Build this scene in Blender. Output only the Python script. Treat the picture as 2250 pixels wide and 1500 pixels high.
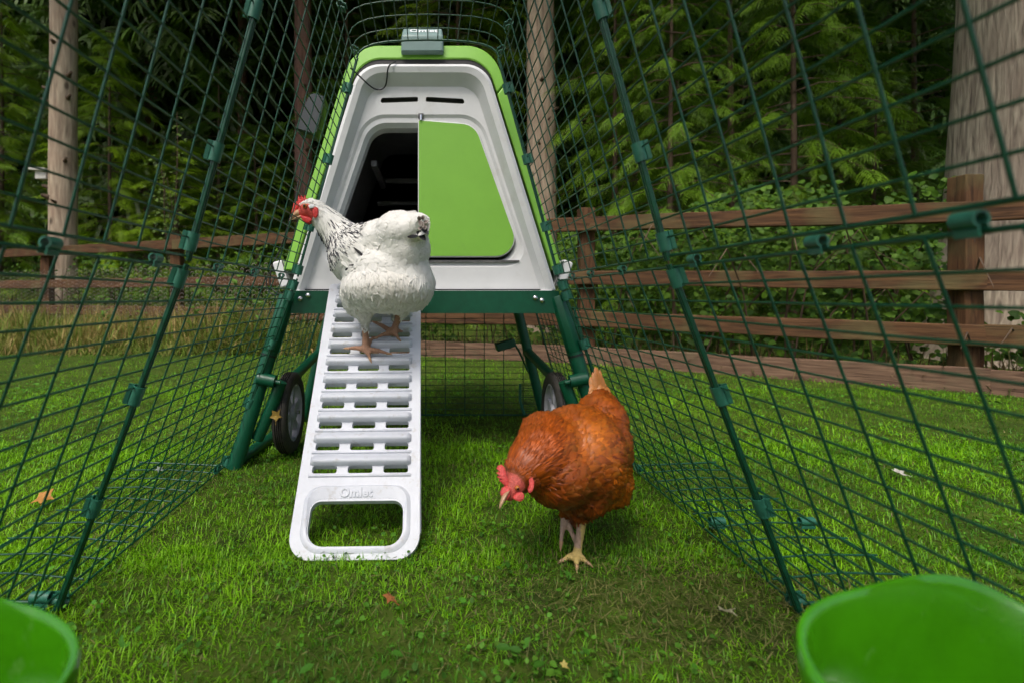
import bpy, bmesh, math, random
import numpy as np
from mathutils import Vector, Matrix, noise
from mathutils.geometry import tessellate_polygon
R = math.radians
for o in list(bpy.data.objects): bpy.data.objects.remove(o)
scene = bpy.context.scene
C = scene.collection
# ------------------------------------------------------------------ camera
F_PX, CX, CY, CAM_Z = 1100.0, 940.0, 650.0, 0.5          # focal length and principal point in photo pixels
cam = bpy.data.cameras.new('camera'); cam_o = bpy.data.objects.new('camera', cam); C.objects.link(cam_o)
cam.sensor_width = 36; cam.lens = F_PX/2250*36
cam.shift_x = (1125-CX)/2250; cam.shift_y = -(750-CY)/2250
cam.clip_start = .02; cam.clip_end = 500
cam.dof.use_dof = True; cam.dof.focus_distance = 1.22; cam.dof.aperture_fstop = 4.0
cam_o.location = (0, 0, CAM_Z); cam_o.rotation_euler = (R(90), 0, 0)
scene.camera = cam_o
# ------------------------------------------------------------------ sky and sun (overcast)
world = bpy.data.worlds.new('World'); scene.world = world; world.use_nodes = True
wn = world.node_tree; bgn = wn.nodes['Background']
sky = wn.nodes.new('ShaderNodeTexSky'); sky.sky_type = 'NISHITA'; sky.sun_disc = False
SUN_EL, SUN_AZ = 58, 205                                  # sun behind and a little left of the camera
sky.sun_elevation = R(SUN_EL); sky.sun_rotation = R(SUN_AZ); sky.dust_density = 5.0; sky.air_density = .95; sky.ozone_density = .7
wn.links.new(sky.outputs[0], bgn.inputs[0]); bgn.inputs[1].default_value = 0.125
sun = bpy.data.lights.new('sun', 'SUN'); sun_o = bpy.data.objects.new('sun', sun); C.objects.link(sun_o)
sun.energy = 1.5; sun.angle = R(18); sun.color = (1, .975, .93)
az, el = R(SUN_AZ), R(SUN_EL)
sdir = Vector((math.sin(az)*math.cos(el), math.cos(az)*math.cos(el), math.sin(el)))
sun_o.rotation_euler = sdir.to_track_quat('Z', 'Y').to_euler(); sun_o.location = sdir*10
vs = scene.view_settings
scene.display_settings.display_device = 'sRGB'
vs.view_transform = 'Standard'; vs.look = 'None'; vs.exposure = 0.48; vs.gamma = 1.0; vs.use_curve_mapping = False
try:
    scene.cycles.use_denoising = True
    scene.cycles.max_bounces = 4; scene.cycles.diffuse_bounces = 3; scene.cycles.glossy_bounces = 2; scene.cycles.transmission_bounces = 3
    scene.cycles.use_adaptive_sampling = True; scene.cycles.adaptive_threshold = .03
except Exception: pass

# ------------------------------------------------------------------ helpers
def P(px, py, Y):
    "a point of the place from where it is seen in the photo and how far off it stands"
    return Vector(((px-CX)*Y/F_PX, Y, CAM_Z-(py-CY)*Y/F_PX))
def base_of(o):
    v = Vector((0, 0, 0))
    while o is not None: v += o.location; o = o.parent
    return v
def tag(o, label=None, cat=None, group=None, kind=None):
    if label: o['label'] = label
    if cat: o['category'] = cat
    if group: o['group'] = group
    if kind: o['kind'] = kind
    return o
def empty(name, loc, label=None, cat=None, group=None):
    o = bpy.data.objects.new(name, None); C.objects.link(o); o.location = loc; o.empty_display_size = .1
    return tag(o, label, cat, group)
def link_mesh(name, me, mat, parent=None):
    o = bpy.data.objects.new(name, me); C.objects.link(o)
    if mat is not None:
        me.materials.clear(); me.materials.append(mat)
    o.parent = parent
    return o
def np_mesh(name, verts, faces_flat, nper, mat, parent=None, col=None, smooth=True):
    "verts (n,3) in world space, faces as (m,nper) index array"
    off = np.array(base_of(parent)) if parent is not None else np.zeros(3)
    v = (np.asarray(verts, dtype=np.float64)-off).astype(np.float32)
    f = np.asarray(faces_flat, dtype=np.int32)
    me = bpy.data.meshes.new(name)
    me.vertices.add(len(v)); me.vertices.foreach_set('co', v.ravel())
    m = len(f)
    me.loops.add(m*nper); me.loops.foreach_set('vertex_index', f.ravel())
    me.polygons.add(m)
    me.polygons.foreach_set('loop_start', np.arange(0, m*nper, nper, dtype=np.int32))
    me.polygons.foreach_set('loop_total', np.full(m, nper, dtype=np.int32))
    me.update(calc_edges=True)
    if smooth: me.polygons.foreach_set('use_smooth', np.ones(m, dtype=bool))
    if col is not None:
        a = me.color_attributes.new('Col', 'FLOAT_COLOR', 'POINT')
        c = np.ones((len(v), 4), dtype=np.float32); c[:, :3] = col
        a.data.foreach_set('color', c.ravel())
    me.validate()
    return link_mesh(name, me, mat, parent)
class MB:
    "collects shapes, builds ONE mesh object"
    def __init__(s): s.v = []; s.f = []
    def add(s, vs, fs):
        n = len(s.v); s.v += [Vector(p) for p in vs]; s.f += [tuple(i+n for i in f) for f in fs]; return s
    def box(s, c, size, M=None):
        hx, hy, hz = size[0]/2, size[1]/2, size[2]/2
        vs = [Vector((x, y, z)) for x in (-hx, hx) for y in (-hy, hy) for z in (-hz, hz)]
        if M is not None: vs = [M @ p for p in vs]
        return s.add([p+Vector(c) for p in vs], [(0,1,3,2),(4,6,7,5),(0,4,5,1),(2,3,7,6),(0,2,6,4),(1,5,7,3)])
    def path(s, pts, rad, n=8, cap=True):
        pts = [Vector(p) for p in pts]
        if not hasattr(rad, '__len__'): rad = [rad]*len(pts)
        vs = []; fs = []; u = None
        for i, p in enumerate(pts):
            d = (pts[min(i+1, len(pts)-1)]-pts[max(i-1, 0)])
            if d.length < 1e-9: d = Vector((0, 0, 1))
            d.normalize()
            if u is None: u = d.orthogonal().normalized()
            u = (u-d*u.dot(d));
            u = u.normalized() if u.length > 1e-6 else d.orthogonal().normalized()
            w = d.cross(u)
            for k in range(n):
                a = 2*math.pi*k/n; vs.append(p+(u*math.cos(a)+w*math.sin(a))*rad[i])
        for i in range(len(pts)-1):
            for k in range(n):
                a, b = i*n+k, i*n+(k+1) % n; fs.append((a, b, b+n, a+n))
        if cap:
            fs.append(tuple(range(n-1, -1, -1))); fs.append(tuple((len(pts)-1)*n+k for k in range(n)))
        return s.add(vs, fs)
    def lathe(s, prof, c, axis, n=24, ref=None):
        "profile of (radius, along) round an axis through c"
        axis = Vector(axis).normalized(); u = axis.orthogonal().normalized(); w = axis.cross(u)
        vs = []; fs = []
        for r, h in prof:
            for k in range(n):
                a = 2*math.pi*k/n; vs.append(Vector(c)+axis*h+(u*math.cos(a)+w*math.sin(a))*r)
        for i in range(len(prof)-1):
            for k in range(n):
                a, b = i*n+k, i*n+(k+1) % n; fs.append((a, b, b+n, a+n))
        return s.add(vs, fs)
    def loops(s, loops, close_first=False, close_last=False):
        "bridge closed loops of equal length"
        n = len(loops[0]); vs = [p for L in loops for p in L]; fs = []
        for i in range(len(loops)-1):
            for k in range(n):
                a, b = i*n+k, i*n+(k+1) % n; fs.append((a, b, b+n, a+n))
        if close_first: fs.append(tuple(range(n-1, -1, -1)))
        if close_last: fs.append(tuple((len(loops)-1)*n+k for k in range(n)))
        return s.add(vs, fs)
    def plate(s, outer, holes, fn, w0, w1):
        "flat plate with holes: 2D loops, fn(u,v,w)->point; front face at w1, back at w0"
        allp = [outer]+holes
        tess = tessellate_polygon([[Vector((a, b, 0)) for a, b in L] for L in allp])
        flat = [q for L in allp for q in L]
        n = len(flat)
        vs = [fn(a, b, w1) for a, b in flat]+[fn(a, b, w0) for a, b in flat]
        fs = [tuple(t) for t in tess]+[(t[2]+n, t[1]+n, t[0]+n) for t in tess]
        k = 0
        for L in allp:
            m = len(L)
            for i in range(m):
                a, b = k+i, k+(i+1) % m; fs.append((a, b, b+n, a+n))
            k += m
        return s.add(vs, fs)
    def build(s, name, mat, parent=None, smooth=35, bevel=0, seg=2):
        off = base_of(parent) if parent is not None else Vector((0, 0, 0))
        me = bpy.data.meshes.new(name)
        me.from_pydata([p-off for p in s.v], [], s.f); me.validate()
        bm = bmesh.new(); bm.from_mesh(me); bmesh.ops.remove_doubles(bm, verts=bm.verts, dist=1e-5)
        bmesh.ops.recalc_face_normals(bm, faces=bm.faces); bm.to_mesh(me); bm.free()
        if smooth:
            me.polygons.foreach_set('use_smooth', [True]*len(me.polygons))
            me.set_sharp_from_angle(angle=R(smooth))
        o = link_mesh(name, me, mat, parent)
        if bevel:
            b = o.modifiers.new('bevel', 'BEVEL'); b.width = bevel; b.segments = seg; b.limit_method = 'ANGLE'; b.angle_limit = R(38)
            b.harden_normals = False
        return o
def rpoly(pts, n=7):
    "rounded polygon: corners (x, y, radius) in order"
    out = []; m = len(pts)
    for i in range(m):
        p = Vector(pts[i][:2]); a = Vector(pts[i-1][:2]); b = Vector(pts[(i+1) % m][:2]); r = pts[i][2]
        da = (a-p).normalized(); db = (b-p).normalized(); ang = da.angle(db)
        if r <= 1e-6: out += [tuple(p)]*n; out[-n:] = [tuple(p+(da if k < n/2 else db)*1e-5*abs(k-(n-1)/2)) for k in range(n)]; continue
        t = r/math.tan(ang/2); c = p+(da+db).normalized()*(r/math.sin(ang/2))
        s0 = (p+da*t)-c; s1 = (p+db*t)-c
        for k in range(n):
            f = k/(n-1); a0 = math.atan2(s0.y, s0.x); a1 = math.atan2(s1.y, s1.x)
            d = (a1-a0+math.pi) % (2*math.pi)-math.pi; q = a0+d*f
            out.append((c.x+r*math.cos(q), c.y+r*math.sin(q)))
    return out

# ------------------------------------------------------------------ materials
MATS = {}
def mat(name, col, rough=.5, noise_scale=0, noise_amt=.15, bump=0, bump_scale=60, spec=.5, coat=0, attr=False, trans=0, stretch=None, metal=0, col2=None, sss=0, coord='Object'):
    m = bpy.data.materials.new(name); m.use_nodes = True; MATS[name] = m
    nt = m.node_tree; b = nt.nodes['Principled BSDF']; L = nt.links.new
    b.inputs['Base Color'].default_value = (*col, 1); b.inputs['Roughness'].default_value = rough
    b.inputs['Specular IOR Level'].default_value = spec; b.inputs['Coat Weight'].default_value = coat; b.inputs['Metallic'].default_value = metal
    if sss: b.inputs['Subsurface Weight'].default_value = sss; b.inputs['Subsurface Radius'].default_value = (.01, .004, .003)
    tc = nt.nodes.new('ShaderNodeTexCoord'); src = tc.outputs[coord]
    if stretch:
        mp = nt.nodes.new('ShaderNodeMapping'); mp.inputs['Scale'].default_value = stretch; L(src, mp.inputs[0]); src = mp.outputs[0]
    colsrc = None
    if attr:
        a = nt.nodes.new('ShaderNodeAttribute'); a.attribute_name = 'Col'; colsrc = a.outputs['Color']
    if noise_scale:
        n = nt.nodes.new('ShaderNodeTexNoise'); n.inputs['Scale'].default_value = noise_scale; n.inputs['Detail'].default_value = 6; n.inputs['Roughness'].default_value = .65; L(src, n.inputs['Vector'])
        mx = nt.nodes.new('ShaderNodeMix'); mx.data_type = 'RGBA'
        rp = nt.nodes.new('ShaderNodeValToRGB'); rp.color_ramp.elements[0].position = .35; rp.color_ramp.elements[1].position = .68; L(n.outputs[0], rp.inputs[0]); L(rp.outputs[0], mx.inputs[0])
        if attr:
            mx.blend_type = 'MULTIPLY'
            mx.inputs[0].default_value = noise_amt
            g = nt.nodes.new('ShaderNodeMath'); g.operation = 'MULTIPLY'; g.inputs[1].default_value = noise_amt; L(rp.outputs[0], g.inputs[0]); L(g.outputs[0], mx.inputs[0])
            L(colsrc, mx.inputs[6]); mx.inputs[7].default_value = (.25, .25, .25, 1)
        else:
            c2 = col2 or tuple(c*(1-noise_amt) for c in col)
            mx.inputs[6].default_value = (*col, 1); mx.inputs[7].default_value = (*c2, 1)
        colsrc = mx.outputs[2]
    if colsrc is not None: L(colsrc, b.inputs['Base Color'])
    if bump:
        n2 = nt.nodes.new('ShaderNodeTexNoise'); n2.inputs['Scale'].default_value = bump_scale; n2.inputs['Detail'].default_value = 5; L(src, n2.inputs['Vector'])
        bp = nt.nodes.new('ShaderNodeBump'); bp.inputs['Strength'].default_value = bump; bp.inputs['Distance'].default_value = .01; L(n2.outputs[0], bp.inputs['Height']); L(bp.outputs[0], b.inputs['Normal'])
    if trans:
        t = nt.nodes.new('ShaderNodeBsdfTranslucent'); ms = nt.nodes.new('ShaderNodeMixShader'); ms.inputs[0].default_value = trans
        if colsrc is not None: L(colsrc, t.inputs[0])
        else: t.inputs[0].default_value = (*col, 1)
        L(b.outputs[0], ms.inputs[1]); L(t.outputs[0], ms.inputs[2]); L(ms.outputs[0], nt.nodes['Material Output'].inputs[0])
    return m
mat('frame_green', (.002, .080, .038), .38, 40, .25, .02, 400)
mat('wire_green', (.004, .066, .031), .35, 30, .35, 0)
mat('clip_green', (.022, .135, .085), .42, 60, .3, .05, 200)
mat('lime', (.205, .47, .047), .42, 9, .07, .04, 700)
mat('lime_gloss', (.050, .26, .003), .22, 30, .2, .03, 300, coat=.5)
mat('panel_white', (.66, .67, .67), .5, 14, .06, .05, 650)
mat('ramp_white', (.61, .64, .69), .42, 22, .10, .06, 700)
mat('inside_black', (.11, .11, .11), .4, 20, .3, .1, 60)
mat('gap_black', (.010, .010, .010), .6); mat('inside_grey', (.24, .24, .245), .45, 20, .3, .1, 60)
mat('rubber', (.018, .018, .018), .7, 50, .5, .2, 150, col2=(.05, .045, .035))
mat('hub_grey', (.36, .36, .39), .5, 30, .2)
mat('box_grey', (.17, .26, .24), .5, 30, .1, .02, 500)
mat('side_box_grey', (.028, .034, .036), .35, 20, .2)
mat('steel', (.75, .75, .75), .22, metal=1)
mat('cable', (.01, .01, .01), .45)
mat('white_print', (.8, .82, .82), .6)
mat('white_paint', (.62, .60, .55), .7, 20, .3)
def wood_mat(name, c1, c2, moss):
    m = bpy.data.materials.new(name); m.use_nodes = True; MATS[name] = m
    nt = m.node_tree; b = nt.nodes['Principled BSDF']; L = nt.links.new; b.inputs['Roughness'].default_value = .8
    b.inputs['Specular IOR Level'].default_value = .25
    tc = nt.nodes.new('ShaderNodeTexCoord'); oi = nt.nodes.new('ShaderNodeObjectInfo')
    ad = nt.nodes.new('ShaderNodeVectorMath'); L(tc.outputs['Object'], ad.inputs[0])
    sc = nt.nodes.new('ShaderNodeMath'); sc.operation = 'MULTIPLY'; sc.inputs[1].default_value = 40; L(oi.outputs['Random'], sc.inputs[0]); L(sc.outputs[0], ad.inputs[1])
    mp = nt.nodes.new('ShaderNodeMapping'); mp.inputs['Scale'].default_value = (2.2, 30, 30); L(ad.outputs[0], mp.inputs[0])
    n = nt.nodes.new('ShaderNodeTexNoise'); n.inputs['Scale'].default_value = 1.6; n.inputs['Detail'].default_value = 8; n.inputs['Distortion'].default_value = 1.2; L(mp.outputs[0], n.inputs[0])
    rp = nt.nodes.new('ShaderNodeValToRGB'); e = rp.color_ramp.elements
    e[0].position = .3; e[0].color = (*c2, 1); e[1].position = .7; e[1].color = (*c1, 1); L(n.outputs[0], rp.inputs[0])
    n3 = nt.nodes.new('ShaderNodeTexNoise'); n3.inputs['Scale'].default_value = 4; n3.inputs['Detail'].default_value = 5; L(ad.outputs[0], n3.inputs[0])
    r3 = nt.nodes.new('ShaderNodeValToRGB'); r3.color_ramp.elements[0].position = .52; r3.color_ramp.elements[1].position = .72; L(n3.outputs[0], r3.inputs[0])
    g = nt.nodes.new('ShaderNodeMath'); g.operation = 'MULTIPLY'; g.inputs[1].default_value = .7; L(r3.outputs[0], g.inputs[0])
    mx = nt.nodes.new('ShaderNodeMix'); mx.data_type = 'RGBA'; L(g.outputs[0], mx.inputs[0]); L(rp.outputs[0], mx.inputs[6]); mx.inputs[7].default_value = (*moss, 1)
    L(mx.outputs[2], b.inputs['Base Color'])
    bp = nt.nodes.new('ShaderNodeBump'); bp.inputs['Strength'].default_value = .6; bp.inputs['Distance'].default_value = .006; L(n.outputs[0], bp.inputs['Height']); L(bp.outputs[0], b.inputs['Normal'])
wood_mat('fence_wood', (.135, .066, .028), (.034, .016, .008), (.12, .105, .042))
wood_mat('board_wood', (.22, .135, .085), (.075, .042, .027), (.14, .125, .07))
def bark_mat(name, c1, c2, c3, s, zs=.12):
    m = bpy.data.materials.new(name); m.use_nodes = True; MATS[name] = m
    nt = m.node_tree; b = nt.nodes['Principled BSDF']; L = nt.links.new; b.inputs['Roughness'].default_value = .85; b.inputs['Specular IOR Level'].default_value = .2
    tc = nt.nodes.new('ShaderNodeTexCoord'); mp = nt.nodes.new('ShaderNodeMapping'); mp.inputs['Scale'].default_value = (s, s, s*zs); L(tc.outputs['Object'], mp.inputs[0])
    n = nt.nodes.new('ShaderNodeTexNoise'); n.inputs['Scale'].default_value = 3; n.inputs['Detail'].default_value = 9; n.inputs['Distortion'].default_value = .35; L(mp.outputs[0], n.inputs[0])
    rp = nt.nodes.new('ShaderNodeValToRGB'); e = rp.color_ramp.elements; e[0].position = .28; e[0].color = (*c2, 1); e[1].position = .62; e[1].color = (*c1, 1); L(n.outputs[0], rp.inputs[0])
    n2 = nt.nodes.new('ShaderNodeTexNoise'); n2.inputs['Scale'].default_value = s*.25; n2.inputs['Detail'].default_value = 5; L(tc.outputs['Object'], n2.inputs[0])
    r2 = nt.nodes.new('ShaderNodeValToRGB'); r2.color_ramp.elements[0].position = .45; r2.color_ramp.elements[1].position = .62; L(n2.outputs[0], r2.inputs[0])
    mx = nt.nodes.new('ShaderNodeMix'); mx.data_type = 'RGBA'; L(r2.outputs[0], mx.inputs[0]); L(rp.outputs[0], mx.inputs[6]); 
    mu = nt.nodes.new('ShaderNodeMix'); mu.data_type = 'RGBA'; mu.inputs[0].default_value = .55; L(rp.outputs[0], mu.inputs[6]); mu.inputs[7].default_value = (*c3, 1); L(mu.outputs[2], mx.inputs[7])
    vo = nt.nodes.new('ShaderNodeTexVoronoi'); vo.inputs['Scale'].default_value = s*.55; mp2 = nt.nodes.new('ShaderNodeMapping'); mp2.inputs['Scale'].default_value = (1, 1, .55); L(tc.outputs['Object'], mp2.inputs[0]); L(mp2.outputs[0], vo.inputs['Vector'])
    vr = nt.nodes.new('ShaderNodeValToRGB'); vr.color_ramp.elements[0].position = .07; vr.color_ramp.elements[1].position = .17; vr.color_ramp.elements[0].color = (.12, .10, .09, 1); L(vo.outputs['Distance'], vr.inputs[0])
    m3 = nt.nodes.new('ShaderNodeMix'); m3.data_type = 'RGBA'; m3.blend_type = 'MULTIPLY'; m3.inputs[0].default_value = .8; L(mx.outputs[2], m3.inputs[6]); L(vr.outputs[0], m3.inputs[7])
    L(m3.outputs[2], b.inputs['Base Color'])
    bp = nt.nodes.new('ShaderNodeBump'); bp.inputs['Strength'].default_value = .7; bp.inputs['Distance'].default_value = .02; L(n.outputs[0], bp.inputs['Height']); L(bp.outputs[0], b.inputs['Normal'])
bark_mat('bark_pale', (.46, .37, .27), (.19, .14, .10), (.30, .21, .15), 8)
bark_mat('bark_red', (.20, .105, .080), (.085, .045, .036), (.14, .10, .085), 9)
bark_mat('bark_big', (.52, .44, .33), (.15, .115, .09), (.29, .22, .17), 11, .13)
def grime(m, scale, lo, hi, col, amt):
    "patches of dirt with a shape of their own over a plain material"
    nt = m.node_tree; b = nt.nodes['Principled BSDF']; L = nt.links.new
    tc = nt.nodes.new('ShaderNodeTexCoord'); n = nt.nodes.new('ShaderNodeTexNoise'); n.inputs['Scale'].default_value = scale; n.inputs['Detail'].default_value = 10; n.inputs['Roughness'].default_value = .72; L(tc.outputs['Object'], n.inputs[0])
    r = nt.nodes.new('ShaderNodeValToRGB'); r.color_ramp.elements[0].position = lo; r.color_ramp.elements[1].position = hi; L(n.outputs[0], r.inputs[0])
    g = nt.nodes.new('ShaderNodeMath'); g.operation = 'MULTIPLY'; g.inputs[1].default_value = amt; L(r.outputs[0], g.inputs[0])
    mx = nt.nodes.new('ShaderNodeMix'); mx.data_type = 'RGBA'; L(g.outputs[0], mx.inputs[0]); L(b.inputs['Base Color'].links[0].from_socket, mx.inputs[6]); mx.inputs[7].default_value = (*col, 1); L(mx.outputs[2], b.inputs['Base Color'])
grime(MATS['ramp_white'], 26, .56, .72, (.30, .26, .18), .55)
grime(MATS['panel_white'], 11, .55, .78, (.42, .40, .34), .45)
grime(MATS['lime'], 14, .58, .75, (.13, .26, .05), .35)
grime(MATS['lime_gloss'], 40, .60, .72, (.16, .30, .08), .5)
grime(MATS['frame_green'], 30, .62, .78, (.04, .10, .05), .4)
mat('twig', (.10, .062, .035), .8, 30, .3)
mat('foliage', (.05, .12, .01), .55, attr=True, trans=.25, spec=.3)
mat('leaf', (.05, .12, .01), .6, attr=True, trans=.22, spec=.22)
mat('grass', (.08, .2, .01), .5, attr=True, trans=.3, spec=.35)
mat('dry', (.3, .22, .1), .7, attr=True, trans=.2, spec=.2)
mat('feather', (.7, .7, .65), .62, attr=True, trans=.12, spec=.3)
mat('brown_feather', (.3, .08, .02), .42, attr=True, trans=.06, spec=.45)
mat('skin', (.5, .3, .2), .5, 220, .45, .35, 500, attr=True, spec=.4)
mat('comb_red', (.66, .035, .03), .45, 160, .25, .35, 420, sss=.15)
mat('comb_pink', (.70, .085, .075), .45, 160, .25, .35, 420, sss=.15)
mat('beak_horn', (.50, .30, .16), .35, 60, .4)
mat('iris', (.45, .14, .02), .1); mat('pupil', (.004, .004, .004), .05)
M = MATS
# ------------------------------------------------------------------ ground
def ground_mat():
    m = bpy.data.materials.new('lawn_soil'); m.use_nodes = True; MATS['lawn_soil'] = m
    nt = m.node_tree; b = nt.nodes['Principled BSDF']; L = nt.links.new; b.inputs['Roughness'].default_value = .95; b.inputs['Specular IOR Level'].default_value = .1
    tc = nt.nodes.new('ShaderNodeTexCoord')
    n = nt.nodes.new('ShaderNodeTexNoise'); n.inputs['Scale'].default_value = 9; n.inputs['Detail'].default_value = 8; L(tc.outputs['Object'], n.inputs[0])
    rp = nt.nodes.new('ShaderNodeValToRGB'); e = rp.color_ramp.elements; e[0].position = .35; e[0].color = (.036, .058, .010, 1); e[1].position = .7; e[1].color = (.07, .105, .016, 1)
    x = rp.color_ramp.elements.new(.52); x.color = (.05, .08, .010, 1); L(n.outputs[0], rp.inputs[0]); L(rp.outputs[0], b.inputs['Base Color'])
    bp = nt.nodes.new('ShaderNodeBump'); bp.inputs['Strength'].default_value = .5; bp.inputs['Distance'].default_value = .02; L(n.outputs[0], bp.inputs['Height']); L(bp.outputs[0], b.inputs['Normal'])
ground_mat()
g = MB(); g.add([(-150, -150, 0), (150, -150, 0), (150, 150, 0), (-150, 150, 0)], [(0, 1, 2, 3)])
tag(g.build('lawn', M['lawn_soil'], smooth=0), kind='structure')

def ngrid(x, y, s, seed=0):
    "cheap smooth value noise, vectorised, 0..1"
    rng = np.random.default_rng(seed); T = rng.random((64, 64))
    x = np.asarray(x)*s+100.3; y = np.asarray(y)*s+77.7
    i, j = np.floor(x).astype(int), np.floor(y).astype(int); u, v = x-i, y-j
    u = u*u*(3-2*u); v = v*v*(3-2*v)
    a = T[i % 64, j % 64]; b = T[(i+1) % 64, j % 64]; c = T[i % 64, (j+1) % 64]; d = T[(i+1) % 64, (j+1) % 64]
    return (a*(1-u)+b*u)*(1-v)+(c*(1-u)+d*u)*v
def blades(x, y, z, L, W, lean, az, bend, col, tipcol, name, material, parent=None, kind='stuff', label=None, cat=None):
    "grass blades: 2 quads each"
    n = len(x); base = np.stack([x, y, z], 1)
    d = np.stack([np.cos(az), np.sin(az), np.zeros(n)], 1); s = np.stack([-np.sin(az), np.cos(az), np.zeros(n)], 1)
    V = np.zeros((n, 5, 3)); Cc = np.zeros((n, 5, 3))
    for k, (u, w) in enumerate(((0, .8), (.55, 1.0), (1, 0))):
        a = lean+bend*u
        ctr = base+d*(np.sin(a)*u*L)[:, None]+np.array([0, 0, 1.])*(np.cos(a)*u*L)[:, None]
        V[:, 2*k] = ctr-s*(W*w/2)[:, None]; Cc[:, 2*k] = col*(1-u)+tipcol*u
        if k < 2: V[:, 2*k+1] = ctr+s*(W*w/2)[:, None]; Cc[:, 2*k+1] = Cc[:, 2*k]
    idx = np.arange(n)[:, None]*5; nf = idx[y < 1.9] if name == 'grass' else idx; ff_ = idx[y >= 1.9] if name == 'grass' else idx[:0]
    f = np.concatenate([nf+np.array([0, 1, 3]), nf+np.array([0, 3, 2]), nf+np.array([2, 3, 4]), ff_+np.array([0, 1, 4]), ff_+np.array([2, 3, 4])], 0)
    o = np_mesh(name, V.reshape(-1, 3), f, 3, material, parent, Cc.reshape(-1, 3))
    return tag(o, label, cat, kind=kind)

rng = np.random.default_rng(5)
# lawn edge follows the fence; points are drawn in the wedge the photo shows, a little wider
FENCE = [(-6.9, 7.1), (-4.75, 6.2), (-2.72, 5.38), (-.72, 4.5), (1.2, 3.74), (2.875, 2.62), (4.25, 1.35)]
fx = np.array([p[0] for p in FENCE]); fy = np.array([p[1] for p in FENCE])
def fence_y(x): return np.interp(x, fx, fy)
def lawn_pts(n, y0, y1, p):
    u = rng.random(n); y = (y0**p+u*(y1**p-y0**p))**(1/p)
    x = (rng.random(n)*(2.05*y+1.0))-.86*y-.5
    k = (y < fence_y(x)-.02) & ~((x < -.9) & (y > 4.15+.35*ngrid(x, y, 2, 3)))
    return x[k], y[k]
xs, ys = [], []
for n, y0, y1, p in ((80000, .45, 1.0, 1.6), (120000, .9, 1.7, 1.6), (80000, 1.5, 2.7, 1.7), (85000, 2.4, 5.5, 1.6)):
    x, y = lawn_pts(n, y0, y1, p); xs.append(x); ys.append(y)
x = np.concatenate(xs); y = np.concatenate(ys); n = len(x)
big = np.clip(.58+.35*y, .85, 2.2)
patch = ngrid(x, y, 2.3, 1); fine = .55*ngrid(x, y, 11, 2)+.45*ngrid(x, y, 27, 6)
worn = np.exp(-(((x-.42)/.30)**2+((y-.80)/.10)**2))*1.2+np.exp(-(((x+.62)/.10)**2+((y-1.27)/.25)**2))*.6
worn = np.clip(worn*(.5+fine), 0, 1)
L = (.009+.014*rng.random(n)+.055*np.clip(fine-.45, 0, .4)*rng.random(n))*(.8+.5*patch)*np.clip(.8+.35*big, 0, 1.5)*(1-.2*worn)*.74
tall = rng.random(n) < .02; L[tall] *= 1.8
W = (.0012+.0009*rng.random(n))*big
lean = np.abs(rng.normal(.75, .5, n)); lean[rng.random(n) < worn*.7] += .6
az = rng.random(n)*6.283; bend = rng.normal(.35, .3, n)
t = np.clip(.5+1.1*(patch-.5)+1.3*(fine-.5)+rng.normal(0, .2, n), 0, 1)[:, None]
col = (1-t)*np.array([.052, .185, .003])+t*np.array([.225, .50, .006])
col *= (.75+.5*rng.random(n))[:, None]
dry = (rng.random(n) < .014+.22*worn)
col[dry] = np.array([.26, .23, .09])*(.5+.7*rng.random((dry.sum(), 1)))
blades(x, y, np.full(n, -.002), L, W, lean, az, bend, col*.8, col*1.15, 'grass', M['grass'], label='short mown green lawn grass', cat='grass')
# matted dry clippings on the worn patch and here and there
n = 3600; x = np.concatenate([rng.normal(.42, .20, 1800), rng.uniform(-.7, .75, 1800)]); y = np.concatenate([rng.normal(.80, .07, 1800), rng.uniform(.58, 1.5, 1800)])
w = rng.random((n, 1)); col = (w*np.array([.20, .19, .065])+(1-w)*np.array([.085, .115, .02]))*rng.uniform(.5, 1.2, (n, 1))
blades(x, y, .004+.012*rng.random(n), rng.uniform(.012, .034, n), rng.uniform(.0010, .0020, n), rng.normal(1.35, .25, n), rng.random(n)*6.283, rng.normal(.1, .3, n), col, col, 'dry_clippings', M['dry'], label='matted dry grass clippings on the worn lawn in front', cat='clippings')
# clover and broad little weeds in the lawn
def leaf_cloud(pos, nrm, size, asp, col, name, material, parent=None, fold=.25, seed=1, az=None):
    "small folded leaves (6 corners, 4 quads worth) at pos, facing nrm"
    r = np.random.default_rng(seed); n = len(pos)
    nrm = nrm/np.linalg.norm(nrm, axis=1, keepdims=True)
    a = r.normal(size=(n, 3)) if az is None else az
    t = a-nrm*(a*nrm).sum(1, keepdims=True); t /= np.linalg.norm(t, axis=1, keepdims=True)+1e-9
    b = np.cross(nrm, t)
    sh = [(0, 0, 0), (.3, .42, fold), (.7, .38, fold*.8), (1, 0, -.12), (.7, -.38, fold*.8), (.3, -.42, fold), (.5, 0, 0)]
    V = np.zeros((n, 7, 3))
    for k, (u, v, w) in enumerate(sh):
        V[:, k] = pos+t*(u*size)[:, None]+b*(v*size*asp)[:, None]+nrm*(w*size*asp*.5)[:, None]
    idx = np.arange(n)[:, None]*7
    f = np.concatenate([idx+np.array(q) for q in ([0, 6, 2, 1], [6, 3, 3, 2], [0, 5, 4, 6], [6, 4, 3, 3])], 0)
    tri = np.concatenate([idx+np.array(q) for q in ([0, 6, 1], [1, 6, 2], [2, 6, 3], [3, 6, 4], [4, 6, 5], [5, 6, 0])], 0)
    return np_mesh(name, V.reshape(-1, 3), tri, 3, material, parent, np.repeat(col, 7, 0))
x, y = lawn_pts(24000, .5, 3.2, 1.5)
k = ngrid(x, y, 5, 9)+.35*rng.random(len(x)) > .66; x, y = x[k], y[k]; n = len(x)
z = .006+.013*rng.random(n)
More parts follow.
